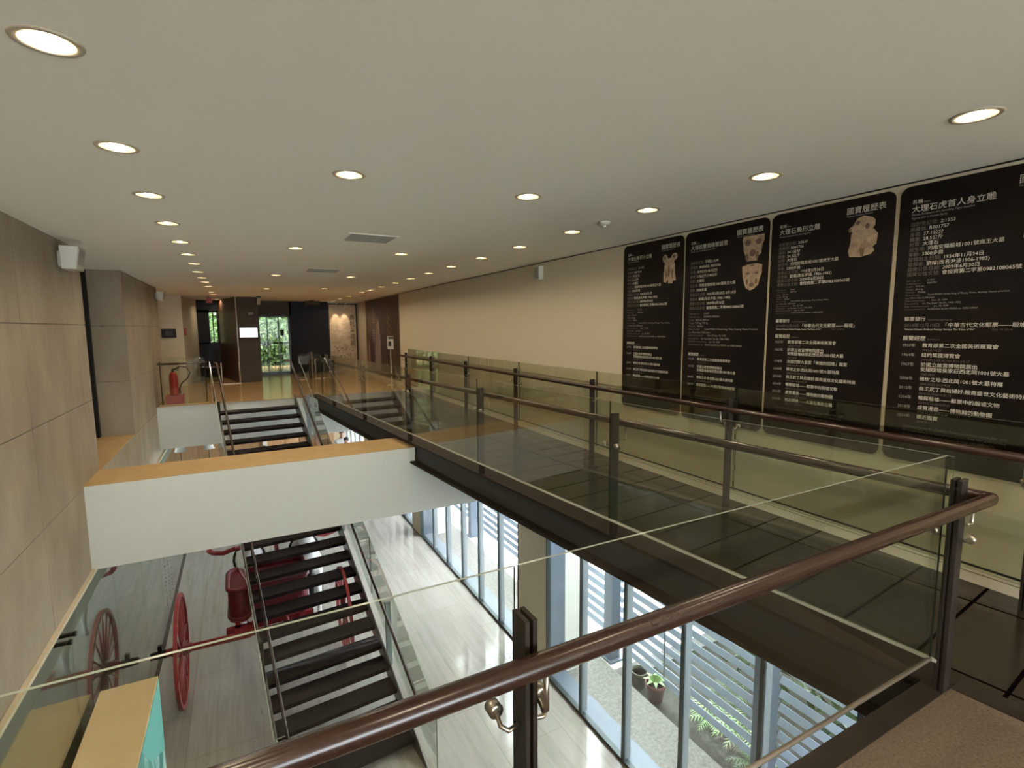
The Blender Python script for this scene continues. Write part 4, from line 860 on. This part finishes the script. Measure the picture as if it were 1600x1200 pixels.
# doors
d = thing('door_1', (-.84, YF, 0), None, None); struct(d, 'dark glass door at the end of the left corridor', 'door')
mb = MB()
mb.box(-1.16, -.52, YF, YF+.06, 2.12, 2.29); mb.box(-1.16, -.52, YF, YF+.06, 0, 1.15); mb.box(-1.16, -.79, YF, YF+.06, 1.1, 2.2); mb.box(-.70, -.67, YF, YF+.06, 1.1, 2.2); mb.box(-.58, -.52, YF, YF+.06, 1.1, 2.2); mb.build('door_frame', M['darkpanel'], d)
mb = MB(); mb.box(-.80, -.57, YF+.02, YF+.03, 1.14, 2.13); mb.build('glass', M['doorglass'], d)
d = thing('door_2', (1.13, YF, 0), None, None); struct(d, 'glass door looking out to green trees', 'door')
mb = MB()
for x, w_ in ((.64, .03), (.90, .018), (1.26, .02), (1.60, .04)): mb.box(x-w_, x+w_, YF+.02, YF+.08, 0, 2.02)
mb.box(.62, 1.62, YF+.02, YF+.08, 1.97, 2.02); mb.box(.62, 1.62, YF+.02, YF+.08, 0, .10); mb.box(.62, 1.26, YF+.02, YF+.08, 1.78, 1.80); mb.build('door_frame', M['mullion'], d)
mb = MB(); mb.box(.64, 1.60, YF+.045, YF+.052, .1, 1.97); mb.build('glass', M['doorglass'], d)
mb = MB(); mb.box(1.30, 1.42, YF+.0, YF+.02, 1.35, 1.55); mb.build('notice', M['rubber'], d)
t = thing('balcony_railing', (1.0, 21.8, 0), 'dark railing on the outdoor stair beyond the glass door', 'railing')
for k in range(13):
    mb = MB(); mb.box(.3+k*.13, .32+k*.13, 21.8, 21.82, 0, 1.0); mb.build('baluster', M['rubber'], t)
mb = MB(); mb.box(.28, 1.95, 21.78, 21.84, 1.0, 1.06); mb.build('top_rail', M['rubber'], t)
for k, (x, y, lab) in enumerate(((.2, 25.2, 'bright green tree beyond the glass door, on its left'), (1.3, 25.6, 'bright green tree beyond the middle of the glass door'), (2.6, 25.3, 'bright green tree beyond the right edge of the glass door'), (-1.2, 25.2, 'bright green tree beyond the dark corridor door'))):
    tree('garden_tree', x, y+1.9, ZL-.3, 6.6, (1.1, 1.0, 2.2), 1300, lab, m='treegreen', group='trees beyond the far doors', ls=.26)
mb = MB(); mb.box(-12, 14, 25.1, 40, ZL-.5, ZL-.3); struct(mb.build('ground_garden', M['soil']), 'garden ground behind the building', 'ground')
hd_ = MB()  # hedge added behind the trees to block sky light from the doors
for _ in range(5200):
    p = Vector((random.uniform(-7, 9), random.uniform(28.6, 29.6), random.uniform(-3.5, 7))); leaves(hd_, p, (.1, .1, .1), 1, .75)
hd_.box(-7, 9, 29.2, 29.5, -4, 6.4); tag(hd_.build('hedge', M['treegreen']), 'tall green hedge added to block the sky beyond the far doors', 'hedge', None, 'stuff')
# mural and poster
t = thing('mural_board', (3.4, YF-.02, .1), 'pale vertical mural lit from above on the end wall', 'mural')
mb = MB(); mb.box(2.93, 3.86, YF-.03, YF-.002, .15, 2.42); mb.build('print', M['mural'], t)
mb = MB(); mb.box(2.88, 2.93, YF-.05, YF-.002, .1, 2.47); mb.box(3.86, 3.91, YF-.05, YF-.002, .0, 2.47); mb.box(2.88, 3.91, YF-.05, YF-.002, 2.42, 2.47); mb.build('frame', M['rubber'], t)
mb = MB()
for k, chx in enumerate('番社采風圖'):
    vs, fs = text_polys(chx, .20, bold=True); mb.add([(3.63+p[0], YF-.0315, 1.90-k*.235+p[1]) for p in vs], fs)
for k in range(60):
    u, v = random.uniform(3.0, 3.75), random.uniform(.25, 1.0); mb.box(u, u+random.uniform(.01, .05), YF-.0315, YF-.0305, v, v+random.uniform(.005, .03))
mb.build('ink_drawing', M['ink'], t)
for k, x in enumerate((3.15, 3.45)):
    s = thing('spotlight', (x, 19.1, ZC), 'small ceiling spotlight aimed at the mural, %s' % ('the left one' if k == 0 else 'the right one'), 'spotlight', 'mural spotlights')
    mb = MB(); mb.lathe([(.028, 0), (.028, -.07)], (x, 19.12, ZC-.02), (0, -.35, 1), 12); mb.build('housing', M['offwhite'], s); mb = MB(); mb.tube([(x, 19.12, ZC), (x, 19.12, ZC-.03)], .01, 6); mb.build('mount', M['darkfit'], s)
    sl = bpy.data.lights.new('mural_lamp', 'SPOT'); sl.energy = 22; sl.color = LAMP_C; sl.spot_size = R(38); sl.spot_blend = .7; sl.shadow_soft_size = .02
    so = bpy.data.objects.new('lamp_light', sl); COL.objects.link(so); so.parent = s; so.location = (0, .06, -.12); so.rotation_euler = (R(28), 0, 0)
t = thing('poster_wall', (XW-.01, 16, .0), 'tall dark brown exhibition poster covering the far right wall', 'poster')
mb = MB(); mb.box(XW-.012, XW-.001, 13.98, 18.1, .1, ZC-.03); mb.build('print', M['poster'], t)
mb = MB()
fig = [(0, 0), (.05, .7), (.18, 1.1), (.22, 1.45), (.36, 1.72), (.50, 1.6), (.55, 1.35), (.62, 1.0), (.66, .5), (.6, 0)]
mb.prism([(XW-.0122, 16.9-u*1.25, .25+v*.95) for u, v in fig], (-.0006, 0, 0)); mb.prism([(XW-.0122, 18.0-u*.7, .25+v*.55) for u, v in fig], (-.0006, 0, 0)); mb.build('figure_print', M['posterfig'], t)
mb = MB()
for k, (yy, zz) in enumerate(((17.0, 1.75), (17.0, 1.15))):
    for q in range(5): mb.box(XW-.0132, XW-.0122, yy-.18+.0, yy+.18, zz+q*.085, zz+q*.085+.035)
    mb.box(XW-.0132, XW-.0122, yy-.03, yy+.03, zz-.03, zz+.42)
for k in range(9): mb.box(XW-.0132, XW-.0122, 15.0+(k % 2)*.18, 15.12+(k % 2)*.18, 2.05-k*.11, 2.12-k*.11)
mb.build('strokes', M['posterfig'], t)
t = thing('sign_stand', (3.70, 14.1, 0), 'white notice on a thin stand by the brown poster', 'sign stand')
mb = MB(); mb.lathe([(.13, 0), (.13, .015), (.012, .02), (.010, 1.0)], (3.70, 14.1, 0), (0, 0, 1), 16); mb.build('stand', M['offwhite'], t)
mb = MB(); mb.box(3.615, 3.785, 14.08, 14.095, 1.0, 1.36); mb.build('notice', M['offwhite'], t); mb = MB(); mb.box(3.64, 3.78, 14.076, 14.08, 1.28, 1.34); mb.box(3.64, 3.72, 14.076, 14.08, 1.08, 1.22); mb.build('print', M['rubber'], t)
# left wall screen and small fittings
t = thing('wall_screen', (-1.66, 16.98, 1.4), 'dark framed screen on the beige wall above the extinguisher', 'screen')
mb = MB(); mb.box(-1.84, -1.50, 16.96, 16.999, 1.36, 1.60); mb.build('bezel', M['rubber'], t); mb = MB()
for k in range(4): mb.box(-1.74+k*.045, -1.72+k*.045, 16.957, 16.96, 1.42, 1.54)
mb.build('picture', M['screenink'], t)
t = thing('alarm_bell', (-1.28, 17.1, 1.5), 'small red alarm box at the corner of the beige wall', 'alarm')
mb = MB(); mb.box(-1.325, -1.27, 17.08, 17.22, 1.42, 1.62); mb.build('housing', M['exitred'], t)
# fire extinguisher
t = thing('fire_extinguisher', (-1.27, 13.05, .19), 'red fire extinguisher standing on its red box', 'fire extinguisher')
x, y = -1.27, 13.05; mb = MB(); mb.lathe([(.078, 0), (.08, .02), (.08, .40), (.055, .47), (.03, .50), (.001, .50)], (x, y, .19), (0, 0, 1), 24); mb.build('cylinder', M['extred'], t)
mb = MB(); mb.lathe([(.024, 0), (.02, .06)], (x, y, .69), (0, 0, 1), 12); mb.obox((x+.05, y, .755), (.07, 0, .01), (0, .012, 0), (0, 0, .008)); mb.obox((x+.05, y, .73), (.06, 0, -.008), (0, .012, 0), (0, 0, .006)); mb.build('valve', M['rubber'], t)
mb = MB(); mb.tube([(x+.02, y, .73), (x+.12, y, .80), (x+.25, y, .78), (x+.31, y, .66), (x+.26, y, .54), (x+.15, y, .44), (x+.10, y, .33)], .013, 10); mb.tube([(x+.10, y, .33), (x+.095, y, .22)], [.02, .028], 10); mb.build('hose', M['rubber'], t)
t = thing('extinguisher_box', (-1.27, 13.05, 0), 'red square box under the fire extinguisher', 'box')
mb = MB(); mb.box(-1.42, -1.10, 12.90, 13.20, 0, .16); mb.build('tray', M['extred'], t); mb = MB(); mb.box(-1.42, -1.10, 12.90, 12.91, .16, .19); mb.box(-1.42, -1.10, 13.19, 13.20, .16, .19); mb.box(-1.42, -1.41, 12.91, 13.19, .16, .19); mb.box(-1.11, -1.10, 12.91, 13.19, .16, .19); mb.box(-1.38,-1.14,12.95,13.15,.16,.19); mb.build('rim', M['extred'], t)
# armchair and low barrier frame
t = thing('armchair', (-.35, 18.4, 0), 'dark wooden armchair against the brown wood lining', 'chair')
x, y = -.78, 18.3
mb = MB(); mb.box(x-.28, x+.28, y-.25, y+.25, .40, .46); mb.build('seat', M['brownwood'], t, bevel=.01)
for sx in (-1, 1):
    for sy_ in (-1, 1): mb = MB(); mb.box(x+sx*.25-.025, x+sx*.25+.025, y+sy_*.22-.025, y+sy_*.22+.025, 0, .66 if sy_ < 0 else .98); mb.build('leg', M['darkpanel'], t)
    mb = MB(); mb.box(x+sx*.25-.03, x+sx*.25+.03, y-.26, y+.22, .66, .70); mb.build('armrest', M['darkpanel'], t)
mb = MB(); mb.box(x-.25, x+.25, y+.20, y+.24, .86, .98); mb.box(x-.08, x+.08, y+.205, y+.235, .46, .86); mb.build('backrest', M['darkpanel'], t)
t = thing('barrier_frame', (-.20, 17.0, 0), 'low white metal barrier frame in front of the armchair', 'barrier')
for x in (-.47, -.01): mb = MB(); mb.tube([(x, 16.9, 0), (x, 16.9, .62)], .014, 8); mb.build('post', M['ring'], t)
mb = MB(); mb.box(-.50, .02, 16.87, 16.93, 0, .025); mb.build('base', M['ring'], t)
